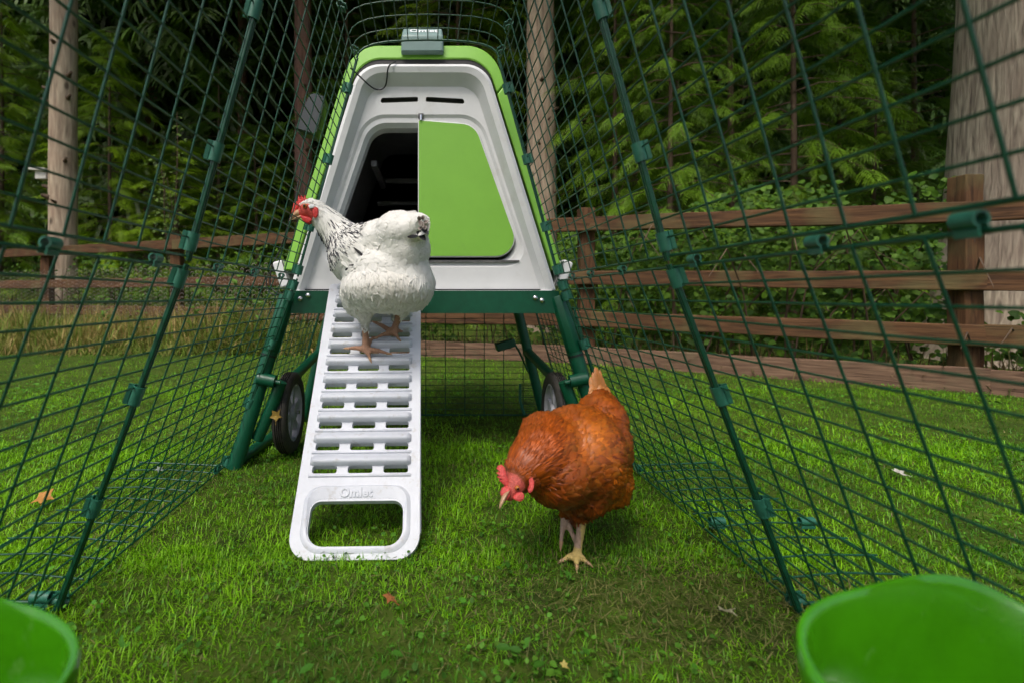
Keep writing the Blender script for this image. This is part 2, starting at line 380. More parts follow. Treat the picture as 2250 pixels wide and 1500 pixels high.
size = (.005+.007*rng.random(n)**2)*np.clip(.7+.3*y, 1, 1.5); size[rng.random(n) < .03] *= 1.7
nr = np.stack([rng.normal(0, .35, n), rng.normal(-.15, .35, n), np.ones(n)], 1)
cc = np.array([.06, .20, .012])*(.5+.9*rng.random((n, 1)))+rng.random((n, 1))*np.array([.03, .02, .005])
tag(leaf_cloud(np.stack([x, y, z], 1), nr, size, .85, cc, 'clover', M['leaf'], seed=4), 'small clover and weed leaves among the lawn grass', 'clover', kind='stuff')
# ------------------------------------------------------------------ the wire run
run = empty('chicken_run', (0, .45, 0), 'dark green welded wire chicken run with A-shaped sides and rounded roof', 'chicken run')
BASE, JOINT, TOP = (.585, .004), (.380, .553), (.206, 1.188)
RINGS = [-.546, .12, .786, 1.452]
PIT_V, PIT_H, WR = .0635, .0295, .00152
rw = random.Random(3)
def wire(name, pts, r, parent, nseg=6):
    return MB().path(pts, r, nseg, True).build(name, M['wire_green'], parent, smooth=80)
def panel_wires(side, a, b, y0, y1, parent, single):
    "a, b: (x, z) ends of the wall section; wires run up (a to b) and along Y"
    A = Vector((side*a[0], 0, a[1])); B = Vector((side*b[0], 0, b[1])); out = Vector((side*1, 0, .35)).normalized()
    H = (B-A).length; e = .006/H
    specs = []
    y0 += .004; y1 -= .004
    nv = max(2, round((y1-y0)/PIT_V)); nh = max(2, round(H/PIT_H))
    for i in range(nv+1):
        y = y0+(y1-y0)*i/nv; edge = i in (0, nv); j = Vector((0, rw.uniform(-.001, .001) if not edge else 0, 0))
        p0 = A+(B-A)*e+Vector((0, y, 0)); p1 = B-(B-A)*e+Vector((0, y, 0))
        mid = (p0+p1)/2+out*rw.uniform(-.002, .002)+j
        specs.append(([p0+j, mid, p1+j], WR*(1.5 if edge else 1.05)))
    for k in range(nh+1):
        q = A+(B-A)*(e+(1-2*e)*k/nh)+out*WR*1.7; edge = k in (0, nh)
        sg = out*rw.uniform(-.0015, .0015)+Vector((0, 0, rw.uniform(-.0015, .0015)))
        specs.append(([q+Vector((0, y0-.004, 0)), q+Vector((0, (y0+y1)/2, 0))+sg, q+Vector((0, y1+.004, 0))], WR*(1.5 if edge else 1.0)))
    if single:
        for pts, r in specs: wire('wire', pts, r, parent)
    else:
        mb = MB()
        for pts, r in specs: mb.path(pts, r, 5, False)
        tag(mb.build('wire_mesh', M['wire_green'], parent, smooth=80), kind='stuff')
def frame_panel(name, side, a, b, y0, y1, single):
    "the two upright edge rods of a panel, that its wires belong to"
    A = Vector((side*a[0], 0, a[1])); B = Vector((side*b[0], 0, b[1])); i = Vector((-side*.003, 0, -.001))
    o = empty(name, A+Vector((0, y0, 0))-base_of(run)); o.parent = run
    for y in (y0+.0035, y1-.0035): wire('edge_rod', [A+i+Vector((0, y, 0)), B+i+Vector((0, y, 0))], .0030, o, 7)
    panel_wires(side, a, b, y0, y1, o, single)
    return o
for si, side in enumerate((-1, 1)):
    for r in range(3):
        y0, y1 = RINGS[r], RINGS[r+1]
        frame_panel('lower_side_panel', side, BASE, (JOINT[0]+.001, JOINT[1]-.003), y0, y1, r > 0)
        frame_panel('upper_side_panel', side, (JOINT[0]-.001, JOINT[1]+.003), TOP, y0, y1, r > 0)
    frame_panel('lower_side_panel', side, (.565, .004), (.43, .47), 1.47, 2.03, False)
# roof panels: bent wires over the top
ARC = [(-.206, 1.188), (-.199, 1.204), (-.183, 1.217), (-.158, 1.227), (-.118, 1.234), (-.06, 1.238), (0, 1.2395), (.06, 1.238), (.118, 1.234), (.158, 1.227), (.183, 1.217), (.199, 1.204), (.206, 1.188)]
for r in range(3):
    y0, y1 = RINGS[r]+.004, RINGS[r+1]-.004
    ro = empty('roof_panel', Vector((0, y0, 1.188))-base_of(run)); ro.parent = run
    for y in (y0, y1): wire('edge_rod', [(a, y, b) for a, b in ARC], .0032, ro, 7)
    specs = []
    nv = round((y1-y0)/PIT_V)
    for i in range(1, nv): specs.append(([(a, y0+(y1-y0)*i/nv, b) for a, b in ARC], WR))
    for k in range(13):
        a = -.172+.344*k/12; b = np.interp(a, [q[0] for q in ARC], [q[1] for q in ARC])+.004
        specs.append(([(a, y0, b), (a+rw.uniform(-.001, .001), (y0+y1)/2, b), (a, y1, b)], WR))
    if r == 2:
        for pts, rr in specs: wire('wire', pts, rr, ro)
    else:
        mm = MB()
        for pts, rr in specs: mm.path(pts, rr, 5, False)
        tag(mm.build('wire_mesh', M['wire_green'], ro, smooth=80), kind='stuff')
# mesh skirt lying on the lawn outside the walls
for side in (-1, 1):
    for r in range(3):
        y0, y1 = RINGS[r]+.01, RINGS[r+1]-.01; 
        sk = empty('ground_skirt', Vector((side*.592, y0, .01))-base_of(run)); sk.parent = run
        for y in (y0, y1): wire('edge_rod', [(side*.592, y, .012), (side*.83, y, .022)], .0028, sk, 6)
        for i in range(5): wire('skirt_wire', [(side*(.60+.055*i), y0, .014+.002*i), (side*(.60+.055*i), (y0+y1)/2, .020), (side*(.60+.055*i), y1, .014+.002*i)], .0018, sk, 5)
        nn = round((y1-y0)/PIT_V)
        for i in range(1, nn): wire('skirt_wire', [(side*.592, y0+(y1-y0)*i/nn, .014), (side*.71, y0+(y1-y0)*i/nn+rw.uniform(-.003, .003), .024), (side*.83, y0+(y1-y0)*i/nn, .022)], .0019, sk, 5)
# rear wall of the run under the coop
RY = 2.045
rp_ = empty('rear_panel', Vector((0, RY, 0))-base_of(run)); rp_.parent = run
for q in ([(-.50, RY, .02), (-.39, RY, .45)], [(.48, RY, .02), (.37, RY, .45)], [(-.50, RY, .015), (.48, RY, .015)]): wire('edge_rod', q, .004, rp_)
for k in range(13):
    a = -.485+.0795*k; zt = .46 if abs(a) < .38 else .46-(abs(a)-.38)*3.8
    wire('wire', [(a, RY, .01), (a, RY-.001, zt)], .0019, rp_, 5)
for k in range(19):
    z = .016+.0245*k; hw = .49-.245*z
    wire('wire', [(-hw-.01, RY-.003, z), (0, RY-.003, z+rw.uniform(-.001, .001)), (hw-.01, RY-.003, z)], .0014, rp_, 5)
# ---- plastic clips
def clip_obj(c, d, r=.0085, ln=.03, open_dir=None, th=.0022):
    "a C-shaped plastic clip along direction d round point c"
    d = Vector(d).normalized(); o = Vector(open_dir or (0, -1, 0)); u = (o-d*o.dot(d)).normalized(); w = d.cross(u)
    n = 14; gap = .9
    loops = []
    for h in (-ln/2, ln/2):
        ring = []
        for k in range(n+1):
            a = gap/2+(2*math.pi-gap)*k/n; ring.append(Vector(c)+d*h+(u*math.cos(a)+w*math.sin(a))*r)
        for k in range(n, -1, -1):
            a = gap/2+(2*math.pi-gap)*k/n; ring.append(Vector(c)+d*h+(u*math.cos(a)+w*math.sin(a))*(r-th))
        loops.append(ring)
    m = MB(); q = len(loops[0]); m.loops(loops)
    for base in (0, q):
        for k in range(n): m.f.append((base+k, base+k+1, base+q-2-k, base+q-1-k))
    f = (math.cos(gap/2)*u+math.sin(gap/2)*w)
    for sg in (-1, 1):                                    # the two little lips at its mouth
        e = Vector(c)+u*(r*math.cos(gap/2))+w*(sg*r*math.sin(gap/2))
        m.box(e+u*.003+w*sg*.001, (ln*.98, .006, th), Matrix((d, u, w)).transposed())
    return m.build('clip', M['clip_green'], run, smooth=40)
def wall_at(side, z, y):
    if z < JOINT[1]: t = (z-BASE[1])/(JOINT[1]-BASE[1]); a = BASE[0]+(JOINT[0]-BASE[0])*t
    else: t = (z-JOINT[1])/(TOP[1]-JOINT[1]); a = JOINT[0]+(TOP[0]-JOINT[0])*t
    return Vector((side*a, y, z))
for side in (-1, 1):
    dl = (wall_at(side, .5, 0)-wall_at(side, .1, 0)).normalized(); du = (wall_at(side, 1.1, 0)-wall_at(side, .6, 0)).normalized()
    for z in (.17, .345, .528): clip_obj(wall_at(side, z, .786), dl, .0100, .030, (side, -.5, 0))
    for z in (.585, .725, .948): clip_obj(wall_at(side, z, .786), du, .0100, .030, (side, -.4, 0))
    for z in (.02, .19, .36, .50, .53): clip_obj(wall_at(side, z, 1.452), dl, .0115, .027, (side, -.3, 0))
    for z in (.575, .70, .895, 1.10): clip_obj(wall_at(side, z, 1.452), du, .0115, .027, (side, -.3, 0))
    for y in ((.352, .49, .715, .98, 1.17, 1.32) if side > 0 else (.505, .70, .91, 1.10, 1.30)): clip_obj(wall_at(side, JOINT[1], y), (0, 1, 0), .0066, .017, (side*.3, 0, -1))
    for y in ((.62, .98, 1.19, 1.40) if side < 0 else (.62, 1.0, 1.27, 1.40)): clip_obj(Vector((side*.207, y, 1.188)), (0, 1, 0), .0085, .024, (-side, 0, -.4))
    for y in (.75, .80, 1.40, 1.46): clip_obj((side*.588, y, .014), (0, 1, 0) if y in (.75, 1.40) else (1, 0, 0), .0075, .024, (0, 0, 1))
    for dx in (.02, .21): clip_obj((side*(.592+dx), .793 if side < 0 else 1.06, .024), (1, 0, 0), .0085, .03, (0, 0, -1))
# ------------------------------------------------------------------ the coop
coop = empty('chicken_coop', (-.0155, 1.85, 0), 'white and lime green plastic chicken coop raised on a dark green tube frame with wheels', 'chicken coop')
KX = -.0155
def ring3(pts, y): return [Vector((a, y, b)) for a, b in pts]
def trap(hb, zb, ht, zt, rb, rt, cx=KX, crown=0):
    return rpoly([(cx-hb, zb, rb), (cx+hb, zb, rb), (cx+ht, zt, rt), (cx-ht, zt, rt)], 9)
o0 = trap(.401, .515, .190, 1.196, .004, .085)
o1 = trap(.390, .5152, .182, 1.186, .004, .079)
o2 = trap(.372, .5156, .170, 1.170, .004, .070)
o3 = trap(.360, .5162, .158, 1.140, .004, .066)
front = MB()
front.loops([ring3(o0, 1.575), ring3(o0, 1.506), ring3(o1, 1.498), ring3(o2, 1.503), ring3(o3, 1.534)])
dA = trap(.331, .588, .176, 1.055, .055, .085); dB = trap(.322, .594, .170, 1.046, .055, .082); dC = trap(.310, .602, .163, 1.032, .05, .074); dD = trap(.298, .610, .155, 1.020, .045, .066)
sl1 = rpoly([(-.150, 1.090, .006), (-.030, 1.094, .004), (-.030, 1.109, .004), (-.140, 1.106, .008)], 4)
sl2 = rpoly([(-.006, 1.094, .004), (.116, 1.087, .006), (.108, 1.103, .008), (-.006, 1.109, .004)], 4)
front.plate(o3, [dA, sl1, sl2], lambda a, b, w: Vector((a, w, b)), 1.5345, 1.534)
front.loops([ring3(dA, 1.534), ring3(dB, 1.5400), ring3(dC, 1.5405), ring3(dD, 1.556), ring3(dD, 1.60)])
front_o = front.build('front_panel', M['panel_white'], coop, smooth=28)
inn = MB(); inn.loops([ring3(dD, 1.6005), ring3(trap(.36, .56, .17, 1.12, .05, .06), 1.62), ring3(trap(.36, .56, .17, 1.12, .05, .06), 2.2)], close_last=True)
ino = inn.build('interior', M['inside_grey'], coop, smooth=30)
for zz, hh in ((.70, .012), (.78, .02), (.90, .016)):
    MB().box((KX, 2.18, zz), (.6-(zz-.55)*.55, .03, hh)).build('rib', M['inside_grey'], ino, bevel=.004)
MB().box((KX-.16, 1.80, .93), (.02, .34, .02)).build('bracket', M['inside_black'], ino, bevel=.003)
MB().box((KX-.05, 1.97, .95), (.25, .02, .018)).build('bracket', M['inside_black'], ino, bevel=.003)
for s in (sl1, sl2):
    b = MB(); b.loops([ring3(s, 1.5347), ring3(s, 1.558)], close_last=True); b.build('vent_slot', M['inside_black'], coop, smooth=30)
# sliding door
dp = rpoly([(-.030, .618, .010), (.291, .618, .058), (.146, 1.026, .062), (-.030, 1.040, .004)], 9)
dpi = rpoly([(-.0275, .6215, .009), (.2865, .6215, .055), (.1437, 1.0225, .059), (-.0275, 1.0365, .003)], 9)
dt = MB(); dt.loops([ring3(dp, 1.552), ring3(dp, 1.536), ring3(dpi, 1.5345)], close_first=True, close_last=True)
door = dt.build('sliding_door', M['panel_white'], coop, smooth=25)
ds = MB(); ds.loops([ring3(dpi, 1.536), ring3(dpi, 1.5335)], close_last=True); ds.build('door_face', M['lime'], door, smooth=25)
MB().box((-.021, 1.536, 1.050), (.016, .012, .016)).build('door_guide', M['inside_black'], coop, bevel=.002)
MB().path([(-.021, 1.530, 1.036), (-.021, 1.530, 1.052)], .0035, 8).build('guide_pin', M['steel'], coop)
MB().box((.13, 1.5345, .606), (.30, .010, .005)).build('door_track', M['inside_black'], coop)
# lime shell: roof piece and two sides, shade of the gap round the front panel painted near-black
def shell(points_outer, points_inner, y0, y1):
    m = MB(); n = len(points_outer)
    vs = [];
    for (a, b) in points_outer: vs += [Vector((a, y0+.006, b)), Vector((a, y1, b))]
    for (a, b) in points_inner: vs += [Vector((a, y0, b)), Vector((a, y1, b))]
    fs = []; k = 2*n
    for i in range(n-1):
        a = 2*i; fs += [(a, a+2, a+3, a+1), (k+a, k+a+1, k+a+3, k+a+2), (a, k+a, k+a+2, a+2), (a+1, a+3, k+a+3, k+a+1)]
    fs += [(0, 1, k+1, k), (2*n-2, k+2*n-2, k+2*n-1, 2*n-1)]
    m.add(vs, fs); return m
hb, ht = .428, .215
so = rpoly([(KX-hb, .578, 0), (KX+hb, .578, 0), (KX+ht, 1.262, .105), (KX-ht, 1.262, .105)], 11)
si_ = rpoly([(KX-hb+.034, .578, 0), (KX+hb-.034, .578, 0), (KX+ht-.020, 1.218, .090), (KX-ht+.020, 1.218, .090)], 11)
R0 = so[10:]                                             # bottom right, round over the top ... bottom left follows
outer = [so[16]]+so[22:44]+[so[5]]; inner = [si_[16]]+si_[22:44]+[si_[5]]
def lerp2(a, b, t): return (a[0]+(b[0]-a[0])*t, a[1]+(b[1]-a[1])*t)
def crown(p): return (p[0], p[1]+.006*(1-((p[0]-KX)/.2)**2) if p[1] > 1.19 else p[1])
outer = [crown(p) for p in outer]; inner = [crown(p) for p in inner]
cutR = (lerp2(outer[0], outer[1], .93), lerp2(inner[0], inner[1], .93)); cutR2 = (lerp2(outer[0], outer[1], .936), lerp2(inner[0], inner[1], .936))
cutL = (lerp2(outer[-1], outer[-2], .93), lerp2(inner[-1], inner[-2], .93)); cutL2 = (lerp2(outer[-1], outer[-2], .936), lerp2(inner[-1], inner[-2], .936))
shell([cutR2[0]]+outer[1:-1]+[cutL2[0]], [cutR2[1]]+inner[1:-1]+[cutL2[1]], 1.525, 2.24).build('roof', M['lime'], coop, smooth=30, bevel=.004)
shell([outer[0], cutR[0]], [inner[0], cutR[1]], 1.525, 2.24).build('side_panel', M['lime'], coop, bevel=.004)
shell([cutL[0], outer[-1]], [cutL[1], inner[-1]], 1.525, 2.24).build('side_panel', M['lime'], coop, bevel=.004)
bk = MB(); bo = trap(.40, .50, .192, 1.222, .004, .085)
bk.loops([ring3(trap(.402, .52, .191, 1.198, .004, .085), 1.5285), ring3(bo, 1.530), ring3(bo, 2.2)], close_last=True)
bk.build('inner_shell', M['gap_black'], coop, smooth=30)  # near-black inner shell gives the shade in the gap
for sd in (-1, 1):                                      # white handles of the dropping tray at both sides
    hx = KX+sd*.447
    hnd = MB().box((hx-sd*.012, 1.60, .567), (.034, .12, .085), Matrix.Rotation(sd*.32, 3, 'Y')).build('tray_handle', M['panel_white'], coop, bevel=.006)
    MB().box((hx-sd*.028, 1.536, .570), (.004, .003, .078), Matrix.Rotation(sd*.32, 3, 'Y')).build('handle_groove', M['inside_black'], hnd)
# ---- steel frame
sx = KX
beam = MB()
bp = rpoly([(sx-.392, .448, .012), (sx+.392, .448, .012), (sx+.405, .462, .004), (sx+.405, .5145, .002), (sx-.405, .5145, .002), (sx-.405, .462, .004)], 4)
beam.plate(bp, [], lambda a, b, w: Vector((a, w, b)), 1.512, 1.482)
beam_o = beam.build('front_beam', M['frame_green'], coop, bevel=.002)
for bx, bz in ((660, 657), (677, 649.5), (1176, 655), (1190.5, 660.5)):
    p = P(bx, bz, 1.481)
    MB().lathe([(.0082, 0), (.0080, .002), (.0060, .0045), (.003, .006), (.0001, .0064)], p, (0, -1, 0), 16).build('bolt', M['steel'], beam_o, smooth=60)
for sd in (-1, 1):
    top = Vector((sx+sd*.405, 1.488, .49)); foot = Vector((sx+sd*.545, 1.452, .0)); ax = (foot-top).normalized()
    MB().path([top, foot], .0215, 18).build('front_leg', M['frame_green'], coop, smooth=40)
    MB().path([top-ax*.01, top+ax*.16], .0245, 8).build('leg_sleeve', M['frame_green'], coop, smooth=50, bevel=.002)
    MB().path([top+ax*.168, top+ax*.174], .0228, 14).build('zip_tie', M['cable'], coop, smooth=60)
    rt = Vector((sx+sd*.365, 2.0, .48)); rf = Vector((sx+sd*.485, 2.0, .0))
    MB().path([rt, rf], .019, 14).build('rear_leg', M['frame_green'], coop, smooth=40)
    MB().path([(sx+sd*.535, 1.47, .022), (sx+sd*.487, 2.0, .022)], .017, 10).build('bottom_rail', M['frame_green'], coop, smooth=40)
    j = rt.lerp(rf, .42)
    MB().path([j, Vector((sx+sd*.435, 1.76, .235)), Vector((sx+sd*.437, 1.62, .225))], .017, 12).build('axle_arm', M['frame_green'], coop, smooth=50)
    # wheel with its lever
    wc = Vector((sx+sd*.425, 1.595, .131))
    piv = MB().path([(sx+sd*.478, 1.455, .262), (sx+sd*.428, 1.455, .252)], .0185, 18).build('lever_pivot', M['frame_green'], coop, smooth=40)
    MB().path([(sx+sd*.428, 1.452, .252), (sx+sd*.412, 1.452, .249)], .007, 10).build('pivot_pin', M['frame_green'], piv, smooth=40)
    MB().path([(sx+sd*.418, 1.478, .248), (sx+sd*.447, 1.478, .17), (sx+sd*.488, 1.478, .078)], .0180, 14).build('wheel_lever', M['frame_green'], coop, smooth=40)
    wheel = empty('wheel', wc-coop.location); wheel.parent = coop
    s_ = sd
    ty = MB(); prof = [(.090, -.020), (.108, -.023), (.119, -.0205), (.1255, -.014)]
    for g_ in (-.009, -.003, .003, .009): prof += [(.1265, g_-.0022), (.1225, g_-.0014), (.1225, g_+.0014), (.1265, g_+.0022)]
    prof += [(.1255, .014), (.119, .0205), (.108, .023), (.090, .020), (.090, -.020)]
    ty.lathe(prof, wc, (1, 0, 0), 48).build('tyre', M['rubber'], wheel, smooth=35)
    rim = MB(); rim.lathe([(.0905, -.017), (.084, -.019), (.080, -.010), (.080, .010), (.084, .019), (.0905, .017)], wc, (1, 0, 0), 40)
    rim.lathe([(.0001, -.020), (.022, -.020), (.024, -.016), (.024, .016), (.022, .020), (.0001, .020)], wc, (1, 0, 0), 24)
    for k in range(6):
        a = k*math.pi/3+.2; d = Vector((0, math.cos(a), math.sin(a)))
        Mx = Matrix((Vector((1, 0, 0)), d, Vector((1, 0, 0)).cross(d))).transposed()
        rim.box(wc+d*.052, (.020, .066, .024), Mx)
    rim.build('rim', M['hub_grey'], wheel, smooth=35)
    MB().path([wc-Vector((.032, 0, 0)), wc+Vector((.032, 0, 0))], .006, 10).build('axle', M['steel'], wheel)
# footplate of the far lever and the comb-like hinge of the rear door
q = P(1110, 757, 1.93)
MB().box(q, (.075, .05, .030), Matrix.Rotation(-.28, 3, 'Y')).build('lever_handle', M['frame_green'], coop, bevel=.003)
MB().path([q+Vector((.03, 0, .01)), P(1140, 770, 1.95), P(1160, 815, 1.98)], .004, 6).build('lever_rod', M['frame_green'], coop)
hg = MB().path([P(1143, 842, 2.02), P(1143, 880, 2.02), P(1147, 895, 2.02), P(1153, 910, 2.02)], .0055, 6).build('hinge_bar', M['clip_green'], coop, smooth=50)
for k in range(14): MB().path([P(1145, 842+k*5.0, 2.02), P(1177, 842+k*5.0, 2.05)], .0012, 5).build('hinge_rod', M['wire_green'], hg)
# grey unit on the coop's outer left wall
su = MB(); uu = rpoly([(-.036, -.065, .01), (.036, -.065, .01), (.030, .065, .018), (-.026, .065, .018)], 6)
c_ = P(690, 258, 1.62); Mr = Matrix.Rotation(.30, 3, 'Y')
su.loops([[c_+Mr @ Vector((a*k, d, b*k)) for a, b in uu] for k, d in ((.9, -.035), (1, -.028), (1, .03), (.9, .035))], True, True)
su.build('side_unit', M['side_box_grey'], coop, smooth=40)
# black cables
def cable(pts, r, name, parent, n=6):
    cu = bpy.data.curves.new('c', 'CURVE'); cu.dimensions = '3D'; sp = cu.splines.new('NURBS'); sp.points.add(len(pts)-1); sp.use_endpoint_u = True; sp.order_u = 4; sp.resolution_u = 6
    off = base_of(parent) if parent else Vector((0, 0, 0))
    for a, b in zip(sp.points, pts): a.co = (*(Vector(b)-off), 1)
    cu.bevel_depth = r; cu.bevel_resolution = 2
    t = bpy.data.objects.new('t', cu); C.objects.link(t); dg = bpy.context.evaluated_depsgraph_get()
    me = bpy.data.meshes.new_from_object(t.evaluated_get(dg)); bpy.data.objects.remove(t)
    me.polygons.foreach_set('use_smooth', [True]*len(me.polygons))
    return link_mesh(name, me, M['cable'], parent)
cable([P(770, 150, 1.47), P(785, 163, 1.47), P(805, 183, 1.50), P(822, 197, 1.525), P(836, 199, 1.528), P(848, 192, 1.525), P(851, 170, 1.51), P(851, 150, 1.49), P(858, 139, 1.485), P(870, 136, 1.50)], .0022, 'cable', coop)
cable([P(640, 470, 1.57), P(622, 540, 1.58), P(605, 565, 1.60), P(598, 590, 1.6), P(590, 615, 1.6), P(596, 640, 1.6), P(618, 648, 1.58)], .0024, 'cable', coop)
cable([P(632, 520, 1.57), P(612, 580, 1.62), P(584, 600, 1.62), P(583, 640, 1.62), P(606, 655, 1.6), P(625, 640, 1.58)], .002, 'cable', coop)
cable([P(672, 215, 1.62), P(668, 330, 1.60), P(655, 400, 1.60), P(648, 450, 1.59), P(640, 480, 1.58)], .0022, 'cable', coop)
# lettering as a mesh from the built-in typeface
def lettering(text, size, fn, mat_, parent, extrude=.001, bev=.0004, offset=.0, spacing=1.0):
    cu = bpy.data.curves.new('t', 'FONT'); cu.body = text; cu.size = size; cu.extrude = extrude; cu.bevel_depth = bev; cu.bevel_resolution = 2; cu.offset = offset
    cu.align_x = 'CENTER'; cu.align_y = 'CENTER'; cu.space_character = spacing; cu.resolution_u = 4
    t = bpy.data.objects.new('t', cu); C.objects.link(t); dg = bpy.context.evaluated_depsgraph_get()
    me = bpy.data.meshes.new_from_object(t.evaluated_get(dg)); bpy.data.objects.remove(t)
    off = base_of(parent)
    for v in me.vertices: v.co = fn(v.co.x, v.co.y, v.co.z)-off
    me.polygons.foreach_set('use_smooth', [True]*len(me.polygons)); me.set_sharp_from_angle(angle=R(40))
    return link_mesh('lettering', me, mat_, parent)
# control box above the roof rim
ctl = empty('control_box', P(928, 126, 1.50), 'grey green door controller box with white lettering on top of the coop', 'controller')
cb = MB(); cx0 = P(928, 126, 1.5).x
lo = lambda k, y, z0, z1, ch: None
w_ = .0645
prof = [(1.505, 1.234), (1.502, 1.281), (1.507, 1.287), (1.543, 1.323), (1.60, 1.323), (1.60, 1.234)]   # side view (Y, Z)
ll = []
for a, sc in ((-w_, .93), (-w_+.006, 1.0), (w_-.006, 1.0), (w_, .93)):
    yc, zc = 1.55, 1.255
    ll.append([Vector((cx0+a*(1-.06*(z-1.234)/.1), yc+(y-yc)*sc, zc+(z-zc)*sc if z > 1.25 else z)) for y, z in prof])
cb.loops(ll, True, True).build('case', M['box_grey'], ctl, smooth=25, bevel=.004)
dY, dZ = .036, .036; dl_ = math.hypot(dY, dZ)
lettering('Omlet', .033, lambda a, b, c: Vector((cx0+.004+a, 1.5255+b*dY/dl_-c*dZ/dl_, 1.3062+b*dZ/dl_+c*dY/dl_)), M['white_print'], ctl, .0006, 0, .0006)
# ------------------------------------------------------------------ the ramp
RB = Vector((-.1415, .942, .004)); RT = Vector((-.150, 1.435, .535))
ramp = empty('ramp', RB, 'white plastic ladder ramp with slotted rungs leaning on the coop', 'ramp')
rv = (RT-RB).normalized(); RL = (RT-RB).length; ru = Vector((1, 0, 0)); ru = (ru-rv*ru.dot(rv)).normalized(); rn = ru.cross(rv)
def rf_(u, v, w): return RB+ru*u+rv*v+rn*w
HWR = .130
outer = rpoly([(-HWR+.004, 0, .045), (HWR-.004, 0, .045), (HWR, RL, .012), (-HWR, RL, .012)], 8)
handle = rpoly([(-.093, .024, .032), (.093, .024, .032), (.093, .110, .020), (-.093, .110, .020)], 8)
PITCH, V0 = .0517, .180
NR = int((RL-.02-V0)/PITCH)+1
holes = []
for i in range(NR):
    v = V0+PITCH*i
    for k in (-1, 0, 1):
        holes.append(rpoly([(k*.0755-.0262, v-.0118, .0050), (k*.0755+.0262, v-.0118, .0050), (k*.0755+.0262, v+.0045, .0050), (k*.0755-.0262, v+.0045, .0050)], 4))
rm = MB(); rm.plate(outer, [handle]+holes, rf_, -.016, 0)
rp2 = rm.build('ramp_body', M['ramp_white'], ramp, smooth=30, bevel=.0035, seg=3)
# raised side rails and lower handle lip
for sd in (-1, 1): MB().plate(rpoly([(sd*(HWR-.006)-.005, .05, .004), (sd*(HWR-.006)+.005, .05, .004), (sd*(HWR-.006)+.005, RL-.01, .004), (sd*(HWR-.006)-.005, RL-.01, .004)], 3), [], rf_, -.028, -.0158).build('side_rail', M['ramp_white'], ramp, smooth=30, bevel=.003)
for i in range(NR):                                     # rungs: wedge treads over each row of slots
    v = V0+PITCH*i; hw = .1075
    sec = [(v+.004, .0005), (v+.0065, .0125), (v+.0095, .0155), (v+.0125, .0155), (v+.024, .0075), (v+.0295, .0010)]
    m = MB(); L_ = []
    for u, sc in ((-hw, .25), (-hw+.007, .9), (-hw+.011, 1), (hw-.011, 1), (hw-.007, .9), (hw, .25)):
        L_.append([rf_(u, (a-v-.014)*(.6+.4*sc)+v+.014, b*sc) for a, b in sec])
    m.loops(L_, True, True).build('rung', M['ramp_white'], ramp, smooth=50)
    m = MB(); L_ = []                                    # low ledge under the slots
    sec = [(v-.0205, .0005), (v-.019, .0035), (v-.0150, .0035), (v-.0135, .0005)]
    for u, sc in ((-.108, .3), (-.105, 1), (.105, 1), (.108, .3)): L_.append([rf_(u, a, b*sc) for a, b in sec])
    m.loops(L_, True, True).build('ledge', M['ramp_white'], ramp, smooth=50)
m = MB(); L_ = []                                        # sloping recess above the hand hole, with the name
for u in (-.096, .096): L_.append([rf_(u, a, b) for a, b in ((.104, -.0155), (.1055, -.012), (.137, .0012), (.137, -.002), (.106, -.0155))])
lettering('Omlet', .0245, lambda a, b, c: rf_(a-.004, .1255+b, .0008+(.1255+b-.114)/.024*.0040+c), M['ramp_white'], ramp, .0009, .0008, .0004, 1.05)
# soft raised border round the hand hole
bd = MB(); ho = rpoly([(-.108, .011, .044), (.108, .011, .044), (.108, .142, .034), (-.108, .142, .034)], 8); h1 = rpoly([(-.100, .018, .037), (.100, .018, .037), (.100, .1385, .031), (-.100, .1385, .031)], 8)
bd.loops([[rf_(a, b, .0) for a, b in ho], [rf_(a, b, .0045) for a, b in h1], [rf_(a, b if b < .09 else b-.022, .0035 if b < .09 else .0005) for a, b in rpoly([(-.0950, .0225, .033), (.0950, .0225, .033), (.0950, .137, .026), (-.0950, .137, .026)], 8)], [rf_(a, b, -.010) for a, b in handle]])
bd.build('handle_border', M['ramp_white'], ramp, smooth=45)
# ------------------------------------------------------------------ fence
fence = empty('rail_fence', (FENCE[4][0], FENCE[4][1], 0), 'brown wooden post and rail fence running behind the coop, wire netting at its left', 'fence')
rf = random.Random(8)
def plank(name, a, b, h, t, material, parent, extra=.0):
    "a board from a to b (centres), h high, t thick, lying along its own x axis"
    a, b = Vector(a), Vector(b); d = b-a; Ln = d.length+extra; n = 10
    me = bpy.data.meshes.new(name); vs = []; fs = []
    for i in range(n+1):
        x = -Ln/2+Ln*i/n
        for sy, sz in ((-1, -1), (1, -1), (1, 1), (-1, 1)):
            vs.append((x, sy*t/2+rf.uniform(-.003, .003), sz*h/2+rf.uniform(-.004, .004)))
    for i in range(n):
        for k in range(4): fs.append((4*i+k, 4*i+(k+1) % 4, 4*i+4+(k+1) % 4, 4*i+4+k))
    fs += [(3, 2, 1, 0), (4*n, 4*n+1, 4*n+2, 4*n+3)]
    me.from_pydata(vs, [], fs)
    o = link_mesh(name, me, material, parent)
    X = d.normalized(); Y = Vector((0, 0, 1)).cross(X).normalized(); Z = X.cross(Y)
    o.matrix_local = Matrix.Translation((a+b)/2-base_of(parent)) @ Matrix((X, Y, Z)).transposed().to_4x4()
    bv = o.modifiers.new('bevel', 'BEVEL'); bv.width = .006; bv.segments = 2; bv.limit_method = 'ANGLE'; bv.angle_limit = R(50)
    return o
for i, (a, b) in enumerate(FENCE):
    h = (1.16 if i < 5 else 1.14)
    plank('post', (a, b+.06, -.05), (a+rf.uniform(-.012, .012), b+.06, h), .11 if i < 5 else .10, .10, M['fence_wood'], fence)
